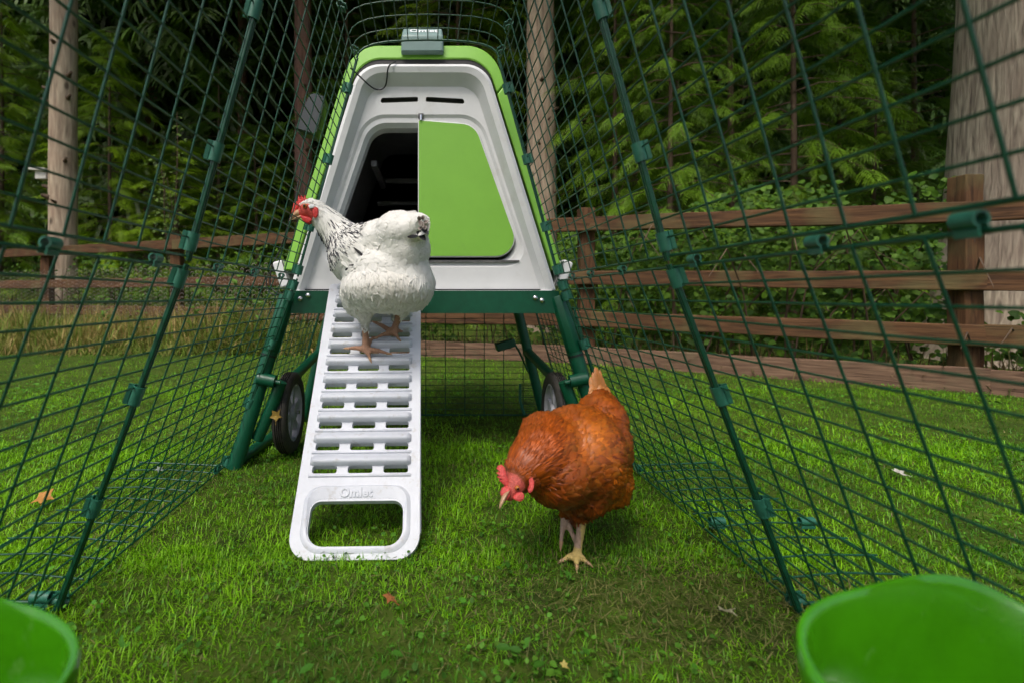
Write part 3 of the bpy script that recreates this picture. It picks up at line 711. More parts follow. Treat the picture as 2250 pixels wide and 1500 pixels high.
for i in range(len(FENCE)-1):
    a, b = FENCE[i], FENCE[i+1]; left = i < 3
    zt = [1.045, 1.045, 1.045, 1.045, 1.03, .935, .90]
    for dz, hh in ((0, .105), (-.40, .10), (-.71, .11)):
        za = zt[i]+dz*(zt[i]/1.04); zb = zt[i+1]+dz*(zt[i+1]/1.04)
        if left and dz < -.5: za -= .0
        plank('rail', (a[0], a[1]-.035, za), (b[0], b[1]-.035, zb), hh, .045, M['fence_wood'], fence, .02)
    if i >= 2: plank('gravel_board', (a[0], a[1]-.06, .055), (b[0], b[1]-.06, .06), .14 if i > 2 else .11, .04, M['board_wood'], fence, .01)
# hexagonal wire netting on the left bays
hx = MB(); cell = .05
for i in range(0, 3):
    A, B = Vector((*FENCE[i], 0)), Vector((*FENCE[i+1], 0)); d = (B-A).normalized(); Ln = (B-A).length
    nx, nz = int(Ln/(cell*1.5)), int(.78/(cell*.86))
    for ix in range(nx):
        for iz in range(nz):
            cx_, cz_ = ix*cell*1.5, .03+iz*cell*.87+(cell*.435 if ix % 2 else 0)
            p = [A+d*(cx_+cell*.5*math.cos(k*math.pi/3))+Vector((0, -.065, cz_+cell*.5*math.sin(k*math.pi/3))) for k in range(4)]
            for k in range(3):
                s0, s1 = p[k], p[k+1]; up = Vector((0, -.0, .0015)); sd_ = d*.0015
                n0 = up if abs((s1-s0).z) < .01 else sd_
                q = len(hx.v); hx.v += [s0-n0, s0+n0, s1+n0, s1-n0]; hx.f.append((q, q+1, q+2, q+3))
mat('netting', (.34, .30, .27), .6)
no = hx.build('wire_netting', M['netting'], fence, smooth=0); no['kind'] = 'stuff'
# ------------------------------------------------------------------ trees
def frond_template(nt, ns, sub, w1, w2):
    V = []; F = []; T = []
    def strip(p, d, s, ln, w, droop, nseg=5, t0=0, saw=True):
        base = len(V)
        for i in range(nseg+1):
            u = i/nseg; c = p+d*(ln*u)+Vector((0, 0, -droop*u*u))
            ww = w*(1-u*.75)*((1.0 if i % 2 == 0 else .5) if saw else 1)
            if i == nseg: ww = w*.05
            V.append(c-s*ww); V.append(c+s*ww); T.append(t0+(1-t0)*u); T.append(t0+(1-t0)*u)
        for i in range(nseg): F.append((base+2*i, base+2*i+1, base+2*i+3, base+2*i+2))
    r = random.Random(2)
    axis = lambda x: Vector((x, .04*math.sin(4*x), -.30*x*x))
    strip(Vector((0, 0, 0)), Vector((1, 0, 0)), Vector((0, 1, 0)), 1.0, .014, .30, 4, 0, False)
    for i in range(nt):
        x = .08+.90*i/nt
        for sg in (-1, 1):
            a = R(56-26*x+r.uniform(-7, 7)); d = Vector((math.cos(a), sg*math.sin(a), r.uniform(-.12, .08))).normalized()
            ln = .46*(1-.62*abs(x-.3))*(1.0-.45*x)*r.uniform(.75, 1.2)
            s = Vector((-d.y, d.x, r.uniform(-.4, .4))).normalized()
            strip(axis(x), d, s, ln, w1, .20*ln/.3, ns, .3)
            if sub and i < nt-2:
                for q in (.3, .6):
                    for sg2 in (-1, 1):
                        if sg2 != sg and q > .5: continue
                        a2 = sg*a+sg2*R(38); d2 = Vector((math.cos(a2), math.sin(a2), -.1)); strip(axis(x)+d*ln*q+Vector((0, 0, -.2*ln/.3*q*q)), d2, Vector((-d2.y, d2.x, 0)), ln*.36, w2, .06, 2, .5)
    return np.array([tuple(v) for v in V]), np.array(F), np.array(T)
FINE = frond_template(9, 5, True, .021, .017); COARSE = frond_template(6, 3, False, .05, .03)
def fronds(pos, xdir, up, size, col, tip, name, parent, material=None, tpl=COARSE):
    FV, FF, FT = tpl
    xdir = xdir/np.linalg.norm(xdir, axis=1, keepdims=True)
    y = np.cross(up, xdir); y /= np.linalg.norm(y, axis=1, keepdims=True)+1e-9; z = np.cross(xdir, y)
    n = len(pos); m = len(FV)
    V = pos[:, None, :]+size[:, None, None]*(FV[None, :, 0:1]*xdir[:, None, :]+FV[None, :, 1:2]*y[:, None, :]+FV[None, :, 2:3]*z[:, None, :])
    Cc = col[:, None, :]*(1-FT)[None, :, None]+tip[:, None, :]*FT[None, :, None]
    f = (FF[None]+(np.arange(n)*m)[:, None, None]).reshape(-1, 4)
    return np_mesh(name, V.reshape(-1, 3), f, 4, material or M['foliage'], parent, Cc.reshape(-1, 3))
def cedar_meshes(seed, colr, h=5.0, rad=1.15, nb=82, per=9, fs=.30, tr=.042, z0=.05):
    "trunk, boughs and foliage of one young cedar standing at the origin"
    r = np.random.default_rng(seed); o = empty('proto', (0, 0, 0)); b = Vector((0, 0, 0))
    pts = [b+Vector((.03*math.sin(3*t+seed), 0, -.05+t*h)) for t in np.linspace(0, 1, 12)]
    tk = MB().path(pts, [tr*(1-.85*t) for t in np.linspace(0, 1, 12)], 12).build('trunk', M['twig'], o, smooth=60)
    pos, xd, up, sz, cl, tp, br = [], [], [], [], [], [], MB()
    for i in range(nb):
        t = z0+(1-z0)*((i+r.random())/nb); a = i*2.39996+r.normal(0, .3); s_ = (t-z0)/(1-z0)
        Ln = rad*((1-s_)**.75*.92+.10)*r.uniform(.75, 1.2)
        p0 = b+Vector((0, 0, t*h)); dh = Vector((math.cos(a), math.sin(a), 0)); rise = r.uniform(.05, .35)
        at = lambda u: p0+dh*(Ln*u)+Vector((0, 0, Ln*(rise*u-.5*u*u)))
        br.path([at(u) for u in (0, .35, .7, 1)], [tr*.22, tr*.16, tr*.1, tr*.04], 4, False)
        for k in range(per):
            u = min(.2+.8*(k+r.random()*.6)/per, 1); c = at(u); sg = (-1)**k; ang = a+sg*r.uniform(.2, 1.1)*(1-.6*u)
            pos.append(c+Vector(r.normal(0, .025, 3))); xd.append((math.cos(ang), math.sin(ang), r.uniform(-.85, .0))); up.append((r.normal(0, .35), r.normal(0, .35), 1))
            sz.append(fs*r.uniform(.6, 1.25)*(1-.25*t)); v = r.uniform(.6, 1.35)
            cl.append(np.array(colr[0])*v); tp.append(np.array(colr[1])*v*r.uniform(.8, 1.2))
    bo = br.build('branches', M['twig'], o, smooth=60)
    co = fronds(np.array([tuple(p) for p in pos]), np.array(xd), np.array(up), np.array(sz), np.array(cl), np.array(tp), 'crown', o, tpl=FINE)
    out = [(q.name.split('.')[0], q.data) for q in (tk, bo, co)]
    for q in (tk, bo, co, o): bpy.data.objects.remove(q)
    return out
YEL = ((.075, .16, .006), (.25, .40, .010)); DRK = ((.030, .080, .004), (.085, .18, .008)); MID = ((.050, .125, .005), (.155, .285, .010))
PROTO = {'Y': cedar_meshes(31, YEL), 'M': cedar_meshes(32, MID), 'D': cedar_meshes(34, DRK)}
def gx(px, Y): return (px-CX)*Y/F_PX
cg = 'young cedars behind the fence'
for k, (px, Y, h, rad, cr, lab) in enumerate([
    (1738, 4.9, 5.2, 1.10, 'M', 'feathery young cedar with a slim bare stem, left of the big trunk'),
    (1478, 5.1, 4.7, 1.05, 'M', 'feathery young cedar rising behind the middle of the right fence'),
    (1352, 6.6, 6.0, 1.25, 'M', 'young cedar just right of the pale trunk behind the coop'),
    (1610, 6.2, 7.0, 1.45, 'D', 'dark cedar filling the gap between the two nearer young cedars'),
    (1925, 5.4, 2.9, .95, 'M', 'low young cedar beside the big trunk at right'),
    (2010, 6.6, 6.8, 1.3, 'D', 'dark cedar tucked in directly left of the big trunk'),
    (1840, 6.8, 4.6, 1.4, 'M', 'mid green cedar seen between the two rightmost stems'),
    (1400, 7.4, 7.4, 1.5, 'M', 'tall cedar behind the gap right of the coop'),
    (245, 7.9, 4.7, 1.25, 'Y', 'pointed yellow green young cedar just right of the left trunk'),
    (0, 8.1, 5.2, 1.4, 'Y', 'yellow green cedar at the left edge of the picture'),
    (390, 8.0, 3.0, 1.35, 'Y', 'low bushy cedar between the left trunk and the red trunk'),
    (-150, 7.0, 5.5, 1.4, 'M', 'cedar past the left edge of the picture'),
    (560, 8.6, 3.3, 1.35, 'M', 'low cedar directly left of the coop'),
    (480, 9.8, 5.0, 1.5, 'D', 'dim cedar in the shade between the left trunk and the coop'),
    (120, 9.4, 6.2, 1.7, 'D', 'dark cedar behind the pale left trunk'),
    (1000, 9.0, 8.2, 1.9, 'Y', 'tall yellowish cedar whose boughs hang over the coop'),
    (760, 10.2, 8.4, 1.8, 'D', 'tall dark cedar behind the coop beside the red trunk'),
    (2330, 5.6, 5.6, 1.3, 'M', 'cedar behind the big trunk at the right edge')]):
    o = empty('cedar_tree', (gx(px, Y), Y, 0), lab, 'tree', cg)
    o.scale = (rad/1.15, rad/1.15, h/5.0); o.rotation_euler = (0, 0, k*2.1)
    for nm, me in PROTO[cr]:
        q = bpy.data.objects.new(nm, me); C.objects.link(q); q.parent = o
def big_tree(px, Y, r0, r1, h, bark, label, seed, lean=0.0, crown_z=6.2, crown_r=3.2, flare=0):
    loc = (gx(px, Y), Y, 0); o = empty('tree', loc, label, 'tree', 'tall bare-stemmed trees'); b = Vector(loc); rr = random.Random(seed)
    n = 26; seg = 28; m = MB(); vs = []; fs = []
    for i in range(n+1):
        t = i/n; z = -.05+h*t**1.25; rad = r1+(r0-r1)*(1-t)**1.1+flare*math.exp(-z/.35)
        for k in range(seg):
            a = 2*math.pi*k/seg; q = noise.noise(Vector((math.cos(a)*1.6, math.sin(a)*1.6, z*.9+seed)))
            q2 = noise.noise(Vector((math.cos(a)*5, math.sin(a)*5, z*2.5+seed)))
            rk = rad*(1+.07*q+.025*q2)
            vs.append(b+Vector((lean*z+rk*math.cos(a), rk*math.sin(a), z)))
    for i in range(n):
        for k in range(seg): fs.append((i*seg+k, i*seg+(k+1) % seg, (i+1)*seg+(k+1) % seg, (i+1)*seg+k))
    m.add(vs, fs); tk = m.build('trunk', M[bark], o, smooth=60)
    for q in range(9):                                   # stubs where side branches broke away
        z = rr.uniform(.9, 4.5); a = rr.uniform(-2.9, -.3); t = (z/h)**.8; rad = r1+(r0-r1)*(1-t)**1.1
        p = b+Vector((lean*z+rad*.95*math.cos(a), rad*.95*math.sin(a), z)); d = Vector((math.cos(a), math.sin(a), .2)).normalized(); s = rr.uniform(.012, .03)
        MB().path([p, p+d*.03, p+d*rr.uniform(.05, .12)], [s*1.5, s, s*.7], 7).build('branch_stub', M['twig'], tk, smooth=60)
    r = np.random.default_rng(seed); nf = 420
    a = r.random(nf)*6.283; q = crown_r*np.sqrt(r.random(nf)); z = crown_z+(h+1.5-crown_z)*r.random(nf); q *= np.clip(1.15-.75*(z-crown_z)/(h+1.5-crown_z), .2, 1)
    pos = np.stack([b.x+q*np.cos(a), b.y+q*np.sin(a), z], 1); xd = np.stack([np.cos(a+r.normal(0, .6, nf)), np.sin(a+r.normal(0, .6, nf)), r.uniform(-.8, 0, nf)], 1)
    up = np.stack([r.normal(0, .3, nf), r.normal(0, .3, nf), np.ones(nf)], 1); v = r.uniform(.6, 1.3, (nf, 1))
    fronds(pos, xd, up, r.uniform(.9, 1.6, nf), np.array([[.03, .075, .004]])*v, np.array([[.07, .15, .008]])*v, 'crown', o)  # crown above the view, added to keep sky light off the wood
    return o
big_tree(137, 6.9, .185, .13, 12, 'bark_pale', 'slim pale trunk at left with a small white box on it', 3, .005, crown_z=7.2, crown_r=2.2)
big_tree(668, 9.2, .185, .13, 12, 'bark_red', 'slim reddish trunk left of the coop roof', 5, -.004, crown_z=7.6, crown_r=2.4)
big_tree(1192, 7.0, .222, .155, 12, 'bark_pale', 'pale straight trunk right of the coop roof', 9, -.006, crown_z=6.8, crown_r=2.4)
big_tree(2352, 3.75, .74, .42, 11, 'bark_big', 'massive grey trunk at the right edge behind the fence', 12, .012, flare=.12, crown_z=5.5)
big_tree(533, 12.5, .14, .10, 13, 'bark_red', 'thin dark trunk deep in the wood left of the coop', 15)
big_tree(1478, 8.4, .11, .08, 12, 'bark_red', 'thin stem among the cedars behind the right fence', 17)
big_tree(330, 13.5, .20, .14, 14, 'bark_red', 'dim trunk deep in the wood right of the pale left trunk', 19)
# white box on the left trunk
bl = P(93, 385, 6.85)
nb_ = empty('nest_box', bl-Vector((0, 0, .07)), 'small white box fixed to the left trunk', 'nest box')
MB().box(bl+Vector((.03, 0, -.012)), (.15, .15, .115)).build('box', M['white_paint'], nb_, bevel=.006)
MB().box(bl+Vector((0, -.01, .058)), (.23, .21, .035), Matrix.Rotation(.06, 3, 'Y')).build('lid', M['white_paint'], nb_, bevel=.005)
# the wood behind: dense far boughs that read as one mass
r = np.random.default_rng(77); n = 3600
a = r.uniform(-17, 21, n); yb = 12.2+2.6*r.random(n)+.02*np.abs(a)*r.random(n); z = 15*r.random(n)
xd = np.stack([r.normal(0, 1, n), r.normal(-.8, .6, n), r.uniform(-1.1, -.1, n)], 1); up = np.stack([r.normal(0, .4, n), r.normal(-.3, .4, n), np.ones(n)], 1)
v = r.uniform(.4, 1.3, (n, 1))
wd = fronds(np.stack([a, yb, z], 1), xd, up, r.uniform(1.15, 2.2, n), np.array([[.015, .038, .003]])*v, np.array([[.038, .085, .005]])*v, 'woodland', None)  # extra dark leaf colours carry the shade inside the wood
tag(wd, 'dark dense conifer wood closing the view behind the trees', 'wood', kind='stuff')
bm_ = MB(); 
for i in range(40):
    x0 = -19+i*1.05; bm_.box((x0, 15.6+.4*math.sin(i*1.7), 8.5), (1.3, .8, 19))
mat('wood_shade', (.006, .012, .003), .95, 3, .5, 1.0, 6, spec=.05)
tag(bm_.build('wood_depths', M['wood_shade'], smooth=0), 'row of near-black boxes standing in for the shade deep in the wood', 'wood', kind='stuff')  # plain boxes, deep-wood shade put into their colour
# ------------------------------------------------------------------ brambles, ivy, weeds along the fence
def bramble(i0, t0, t1, hgt, depth, n, seed, label, front=.0, pal=((.026, .078, .005), (.085, .175, .012)), size=(.022, .058)):
    r = np.random.default_rng(seed)
    a, b = np.array(FENCE[i0]), np.array(FENCE[i0+1]); dirv = b-a; nrm = np.array([-dirv[1], dirv[0]])/np.linalg.norm(dirv)
    if nrm[1] < 0: nrm = -nrm
    mid = a+dirv*(t0+t1)/2+nrm*depth/2
    o = empty('bramble_bush', (mid[0], mid[1], 0), label, 'bush', 'brambles along the fence')
    t = t0+(t1-t0)*r.random(n); q = r.random(n)**1.5*depth
    top = hgt*(.62+.55*ngrid(t*dirv[0]*2+i0*7, q*3, 1.7, seed)); z = top*r.random(n)**.75
    xy = a[None]+dirv[None]*t[:, None]+nrm[None]*(q+.13+front)[:, None]
    k = ngrid(xy[:, 0]*1.0+z*.6, z*2.5, 3.2, seed+1) > .30; xy, z, q = xy[k], z[k], q[k]; n = len(z)
    nr = np.stack([-nrm[0]*1.0+r.normal(0, .6, n), -nrm[1]*1.0+r.normal(0, .6, n), .8+r.normal(0, .5, n)], 1)
    w = r.random((n, 1)); cc = (np.array(pal[0])*(1-w)+np.array(pal[1])*w)*r.uniform(.7, 1.25, (n, 1))
    leaf_cloud(np.stack([xy[:, 0], xy[:, 1], z], 1), nr, r.uniform(size[0], size[1], n), .95, cc, 'foliage', M['leaf'], o, seed=seed)
    st = MB(); rr = random.Random(seed)
    for s in range(16):
        tt = rr.uniform(t0, t1); p = Vector((*(a+dirv*tt+nrm*rr.uniform(.1, depth*.6)), 0)); d = Vector((rr.uniform(-.5, .5), rr.uniform(-.5, .2), 0)); hh = hgt*rr.uniform(.5, 1.0)
        st.path([p, p+d*.3+Vector((0, 0, hh*.6)), p+d*.7+Vector((0, 0, hh*.9)), p+d*1.1+Vector((0, 0, hh*.7))], [.006, .005, .004, .002], 4, False)
    st.build('stems', M['twig'], o, smooth=60)
bramble(2, .1, 1, .95, 1.1, 2600, 41, 'green bramble behind the fence left of the coop')
bramble(3, 0, 1, .95, 1.0, 3200, 42, 'ivy and bramble seen under the coop behind the fence')
bramble(4, 0, .5, 1.18, .9, 3600, 43, 'dense bramble behind the right fence beside the first post')
bramble(4, .5, 1, 1.15, .9, 3600, 44, 'dense ivy behind the right fence beside the second post')
bramble(5, 0, .8, .40, .7, 900, 45, 'bramble at the foot of the big trunk')
bramble(1, 0, 1, 1.0, 1.2, 2600, 46, 'bramble behind the netted fence at left')
bramble(0, 0, 1, 1.0, 1.2, 1400, 47, 'bramble behind the fence past the left edge')
# straw-coloured and green tall grass in front of the left fence, litter under the right one
n = 15000; x = rng.uniform(-6.5, -.6, n); fy_ = fence_y(x); y = 4.15+(fy_-.05-4.15)*rng.random(n)**.8
k = y < fy_; x, y = x[k], y[k]; n = len(x)
L = rng.uniform(.10, .42, n)*(.5+1.1*ngrid(x, y, 1.3, 21))*np.clip((y-4.0)/.5, .4, 1); az = rng.random(n)*6.283; w = (ngrid(x, y, 1.0, 22)+rng.normal(0, .22, n))[:, None]
w = np.clip((w-.20)*2.0, 0, 1); col = w*np.array([.52, .36, .15])+(1-w)*np.array([.15, .23, .03]); col *= rng.uniform(.6, 1.2, (n, 1))
blades(x, y, np.zeros(n), L, rng.uniform(.004, .009, n), np.abs(rng.normal(.4, .35, n)), az, rng.normal(.5, .4, n), col*.8, col*1.1, 'tall_grass', M['dry'], label='long straw coloured and green grass in front of the netted fence', cat='grass')
n = 5200; t = rng.random(n); i_ = rng.integers(3, 6, n); fa = np.array(FENCE); a = fa[i_]; b = fa[i_+1]
xy = a+(b-a)*t[:, None]; xy[:, 1] += rng.uniform(.0, .45, n)
L = rng.uniform(.05, .30, n); w = rng.random((n, 1)); col = (w*np.array([.22, .14, .07])+(1-w)*np.array([.09, .10, .03]))*rng.uniform(.5, 1.1, (n, 1))
blades(xy[:, 0], xy[:, 1], np.full(n, .02), L, rng.uniform(.003, .008, n), np.abs(rng.normal(.8, .5, n)), rng.random(n)*6.283, rng.normal(.5, .5, n), col, col, 'dead_stems', M['dry'], label='tangle of dead brown stems behind the right fence', cat='dead stems')
# weeds standing in front of the left fence
def weed(px, Y, h, seed, label, nl=26, cl=(.10, .21, .03)):
    r = random.Random(seed); b = Vector((gx(px, Y), Y, 0)); o = empty('weed', b, label, 'weed', 'weeds by the left fence')
    pts = [b+Vector((.06*math.sin(2*t+seed), 0, h*t)) for t in np.linspace(0, 1, 7)]
    MB().path(pts, [.005*(1-.7*t) for t in np.linspace(0, 1, 7)], 5).build('stalk', M['twig'], o, smooth=60)
    pos = []; nr = []; az_ = []
    for k in range(nl):
        t = r.uniform(.25, 1); p = b+Vector((.06*math.sin(2*t+seed), 0, h*t)); a = r.uniform(0, 6.28)
        pos.append(p); az_.append((math.cos(a), math.sin(a), r.uniform(-.2, .5))); nr.append((-.3*math.cos(a), -.3*math.sin(a)-.3, 1))
    leaf_cloud(np.array([tuple(p) for p in pos]), np.array(nr), np.array([r.uniform(.05, .10) for _ in pos]), .5, np.array([np.array(cl)*r.uniform(.7, 1.3) for _ in pos]), 'leaves', M['leaf'], o, az=np.array(az_))
for k, (px, Y, h, lab) in enumerate([(325, 4.7, .72, 'leafy green weed stalk in front of the fence post at left'), (435, 4.6, .62, 'weed with pale stem midway between the left post and the coop'), (510, 4.5, .70, 'weed nearest the coop in front of the netted fence'), (215, 4.9, .55, 'short weed left of the netted fence post'), (560, 4.4, .45, 'small weed right beside the coop in the long grass')]):
    weed(px, Y, h, 60+k, lab)
# thin climbing shrub with small leaves left of the coop
sb = empty('shrub', (gx(400, 5.9), 5.9, 0), 'thin upright shrub with small pale leaves behind the left fence', 'shrub')
st = MB(); pos = []; r = random.Random(4)
for s in range(5):
    d = Vector((r.uniform(-.25, .25), r.uniform(-.2, .2), 0)); h = r.uniform(1.7, 2.9)
    pts = [sb.location+d*t+Vector((.05*math.sin(5*t+s), 0, h*t)) for t in np.linspace(0, 1, 8)]; st.path(pts, [.009*(1-.7*t) for t in np.linspace(0, 1, 8)], 5, False)
    for k in range(70):
        t = r.uniform(.35, 1); i = min(int(t*7), 6); p = pts[i].lerp(pts[i+1], t*7-i); pos.append(p+Vector((r.gauss(0, .07), r.gauss(0, .07), r.gauss(0, .05))))
st.build('stems', M['twig'], sb, smooth=60)
rr = np.random.default_rng(6); n = len(pos)
leaf_cloud(np.array([tuple(p) for p in pos]), np.stack([rr.normal(0, .6, n), rr.normal(-.6, .5, n), np.ones(n)], 1), rr.uniform(.03, .06, n), .7, np.array([.10, .165, .03])*rr.uniform(.6, 1.3, (n, 1)), 'leaves', M['leaf'], sb, seed=8)
# ------------------------------------------------------------------ hens
from mathutils.bvhtree import BVHTree
def ell(bm, c, rad, rot=None):
    Mx = Matrix.Translation(c) @ (rot.to_4x4() if rot is not None else Matrix.Identity(4)) @ Matrix.Diagonal((*rad, 1))
    bmesh.ops.create_uvsphere(bm, u_segments=24, v_segments=14, radius=1, matrix=Mx)
def chain(bm, pts, rads, n=12):
    for i in range(len(pts)-1):
        a, b = Vector(pts[i]), Vector(pts[i+1]); d = b-a; L = d.length
        k = max(2, int(L/(min(rads[i], rads[i+1])*.45))+1)
        for j in range(k+1):
            t = j/k; r = rads[i]*(1-t)+rads[i+1]*t
            bmesh.ops.create_icosphere(bm, subdivisions=1 if r < .012 else 2, radius=r, matrix=Matrix.Translation(a.lerp(b, t)))
def solid(bm, voxel, smooth_it, factor=.5):
    me = bpy.data.meshes.new('t'); bm.to_mesh(me); bm.free(); t = bpy.data.objects.new('t', me); C.objects.link(t)
    rm_ = t.modifiers.new('r', 'REMESH'); rm_.mode = 'VOXEL'; rm_.voxel_size = voxel
    s = t.modifiers.new('s', 'SMOOTH'); s.factor = factor; s.iterations = smooth_it
    dg = bpy.context.evaluated_depsgraph_get(); out = bpy.data.meshes.new_from_object(t.evaluated_get(dg)); bpy.data.objects.remove(t)
    return out
def mesh_np(me):
    n = len(me.vertices); v = np.zeros(n*3, dtype=np.float32); me.vertices.foreach_get('co', v); v = v.reshape(-1, 3)
    me.calc_loop_triangles(); m = len(me.loop_triangles); t = np.zeros(m*3, dtype=np.int32); me.loop_triangles.foreach_get('vertices', t)
    return v, t.reshape(-1, 3)
def sample(v, t, n, seed):
    r = np.random.default_rng(seed); a, b, c = v[t[:, 0]], v[t[:, 1]], v[t[:, 2]]; N = np.cross(b-a, c-a); A = np.linalg.norm(N, axis=1)
    i = r.choice(len(t), n, p=A/A.sum()); u = np.sqrt(r.random(n))[:, None]; w = r.random(n)[:, None]
    return a[i]*(1-u)+b[i]*(u*(1-w))+c[i]*(u*w), N[i]/(A[i][:, None]+1e-12)
def seg_dist(p, a, b):
    a = np.array(a); b = np.array(b); d = b-a; t = np.clip(((p-a)@d)/(d@d), 0, 1); return np.linalg.norm(p-(a+t[:, None]*d), axis=1), t
def feathers(p, nrm, flow, L, W, tilt, curl, base, mid, edge, name, material, parent, seed=0, lift=.0, blunt=.75, tree=None, amp=.004):
    r = np.random.default_rng(seed); n = len(p)
    t = flow-nrm*(flow*nrm).sum(1, keepdims=True); t /= np.linalg.norm(t, axis=1, keepdims=True)+1e-9
    b = np.cross(nrm, t); tw = r.normal(0, .10, n)[:, None]; bn = b+nrm*tw
    rows = ((0, .35), (.35, .95), (.70, 1.0*blunt+.1), (.92, .55*blunt), (1.0, .06))
    V = np.zeros((n, 15, 3)); Cc = np.zeros((n, 15, 3))
    for k, (u, w) in enumerate(rows):
        h = lift+tilt*L*u-curl*L*u*u
        c = p+t*(L*u)[:, None]+nrm*h[:, None]
        for j, s in enumerate((-1, 0, 1)):
            V[:, 3*k+j] = c+bn*(s*W*w/2)[:, None]-nrm*(abs(s)*W*.10)[:, None]
            e = max(abs(s)*.75, 1.0 if u > .9 else u*.3)
            cc = mid*(1-e)+edge*e; f = min(1, u*2.2); Cc[:, 3*k+j] = base*(1-f)+cc*f
    AM = (np.zeros(n)+amp)*(.7+.6*r.random(n)**2)
    if tree is not None:                                 # let each feather lie along the body, its tip a little proud
        for k, (u, w) in enumerate(rows):
            for j, s in enumerate((-1, 0, 1)):
                W_ = V[:, 3*k+j]
                for i in range(n):
                    lo_, no_, ix, ds = tree.find_nearest(W_[i])
                    V[i, 3*k+j] = np.array(lo_)+np.array(no_)*(.0008+AM[i]*u*(1-.45*abs(s))*(1.0+3*tw[i, 0]))
    q = []
    for k in range(4):
        for j in range(2): q.append([3*k+j, 3*k+j+1, 3*k+j+4, 3*k+j+3])
    f = (np.array(q)[None]+(np.arange(n)*15)[:, None, None]).reshape(-1, 4)
    o = np_mesh(name, V.reshape(-1, 3), f, 4, material, parent, Cc.reshape(-1, 3)); o['kind'] = 'stuff'
    return o
def flat_part(outline, fn, th, name, material, parent, bev=.0015):
    "thin fleshy part from an outline: rounded at its edge"
    c = Vector((sum(p[0] for p in outline)/len(outline), sum(p[1] for p in outline)/len(outline)))
    def sh(k): return [(c.x+(p[0]-c.x)*k, c.y+(p[1]-c.y)*k) for p in outline]
    m = MB(); L = []
    for k, w in ((.80, -.5), (.95, -.38), (1, 0), (.95, .38), (.80, .5)): L.append([fn(a, b, w*th) for a, b in sh(k)])
    m.loops(L)
    for z, sgn in ((-.5, 1), (.5, -1)):
        q = sh(.80); tess = tessellate_polygon([[Vector((a, b, 0)) for a, b in q]]); m.add([fn(a, b, z*th) for a, b in q], [tuple(t) for t in tess])
    return m.build(name, material, parent, smooth=60)
def foot(bm, ankle, base, toes, r0, r1):
    for tp in toes:
        tp = Vector(tp); b = Vector(base); mid = b.lerp(tp, .55)+Vector((0, 0, r1*.5))
        chain(bm, [b, mid, tp], [r0, r1*1.08, r1*.62])
def colour_body(me, fn):
    v, _ = mesh_np(me); a = me.color_attributes.new('Col', 'FLOAT_COLOR', 'POINT'); c = np.ones((len(v), 4), dtype=np.float32); c[:, :3] = fn(v); a.data.foreach_set('color', c.ravel())
def eye(c, out, r, parent):
    out = Vector(out).normalized()
    e = MB().lathe([(r*math.sin(k*math.pi/10), r*math.cos(k*math.pi/10)) for k in range(11)], c, out, 18).build('eye', M['iris'], parent, smooth=90)
    MB().lathe([(r*.52, .88*r), (r*.40, .97*r), (r*.2, 1.03*r), (.00001, 1.05*r)], c, out, 14).build('pupil', M['pupil'], e, smooth=90)
def beak(upper, lower, tip, root, w, name_parent):
    "upper and lower halves; root = centre line start, tip = point"
    pass

# =========================== white hen on the ramp
def S(Y): return Y/F_PX
wf = rf_(-.01, .672*RL, .012)
wh = empty('hen', P(815, 775, 1.262), 'white hen with black streaked neck standing on the ramp', 'hen', 'hens')
bm = bmesh.new()
def E(px, py, Y, rx, rz, ry, bm_=None, rot=None): ell(bm_ or bm, P(px, py, Y), (rx*S(Y), ry, rz*S(Y)), rot)
def CH(lst, bm_=None):
    chain(bm_ or bm, [P(a, b, Y) for a, b, Y, r in lst], [r*S(Y) for a, b, Y, r in lst])
E(852, 632, 1.205, 97, 54, .090); E(793, 640, 1.245, 43, 56, .058); E(905, 622, 1.215, 48, 60, .065)
E(882, 548, 1.21, 62, 66, .080); E(838, 532, 1.235, 55, 48, .07); E(858, 592, 1.218, 84, 56, .084); E(815, 600, 1.25, 60, 50, .08); E(876, 512, 1.185, 52, 46, .065); E(808, 560, 1.27, 74, 66, .090); E(760, 560, 1.315, 36, 55, .065)
CH([(905, 505, 1.16, 38), (921, 492, 1.125, 22), (929, 486, 1.10, 13)])
CH([(772, 545, 1.32, 47), (738, 508, 1.335, 34), (712, 480, 1.33, 27), (694, 466, 1.325, 24)])
E(682, 460, 1.32, 25, 21.5, .022); E(668, 466, 1.32, 16, 13, .015)
# legs and feet
CH([(798, 665, 1.25, 30), (800, 692, 1.252, 15), (801, 705, 1.253, 9.5), (803, 735, 1.257, 8.6), (804, 757, 1.26, 9.5)])
CH([(884, 660, 1.265, 30), (880, 685, 1.275, 14), (876, 698, 1.28, 9.5), (870, 712, 1.287, 8.6), (866, 724, 1.292, 9.2)])
fa = P(804, 760, 1.26); za = lambda px, py: (px, py)
def onramp(px, py, lift=.006):
    "point of the ramp's tread surface seen at this pixel"
    d = (P(px, py, 1)-cam_o.location); n_ = rn; o_ = rf_(0, 0, .0155+lift); t = (o_-cam_o.location).dot(n_)/d.dot(n_); return cam_o.location+d*t
f1 = onramp(804, 768, .006); f2 = onramp(864, 731, .006)
chain(bm, [P(803, 745, 1.258), f1], [9*S(1.26), 9.5*S(1.26)]); chain(bm, [P(868, 716, 1.288), f2], [8.6*S(1.29), 9*S(1.29)])
foot(bm, None, f1, [onramp(763, 765, .003), onramp(813, 788, .002), onramp(853, 776, .003), onramp(820, 740, .004)], .0095, .0062)
foot(bm, None, f2, [onramp(826, 742, .003), onramp(876, 744, .002), onramp(884, 728, .003), onramp(818, 706, .004)], .0090, .0060)
bme = solid(bm, .0029, 5)
headc = np.array(P(680, 462, 1.30)); faceL = np.array(P(668, 466, 1.30))
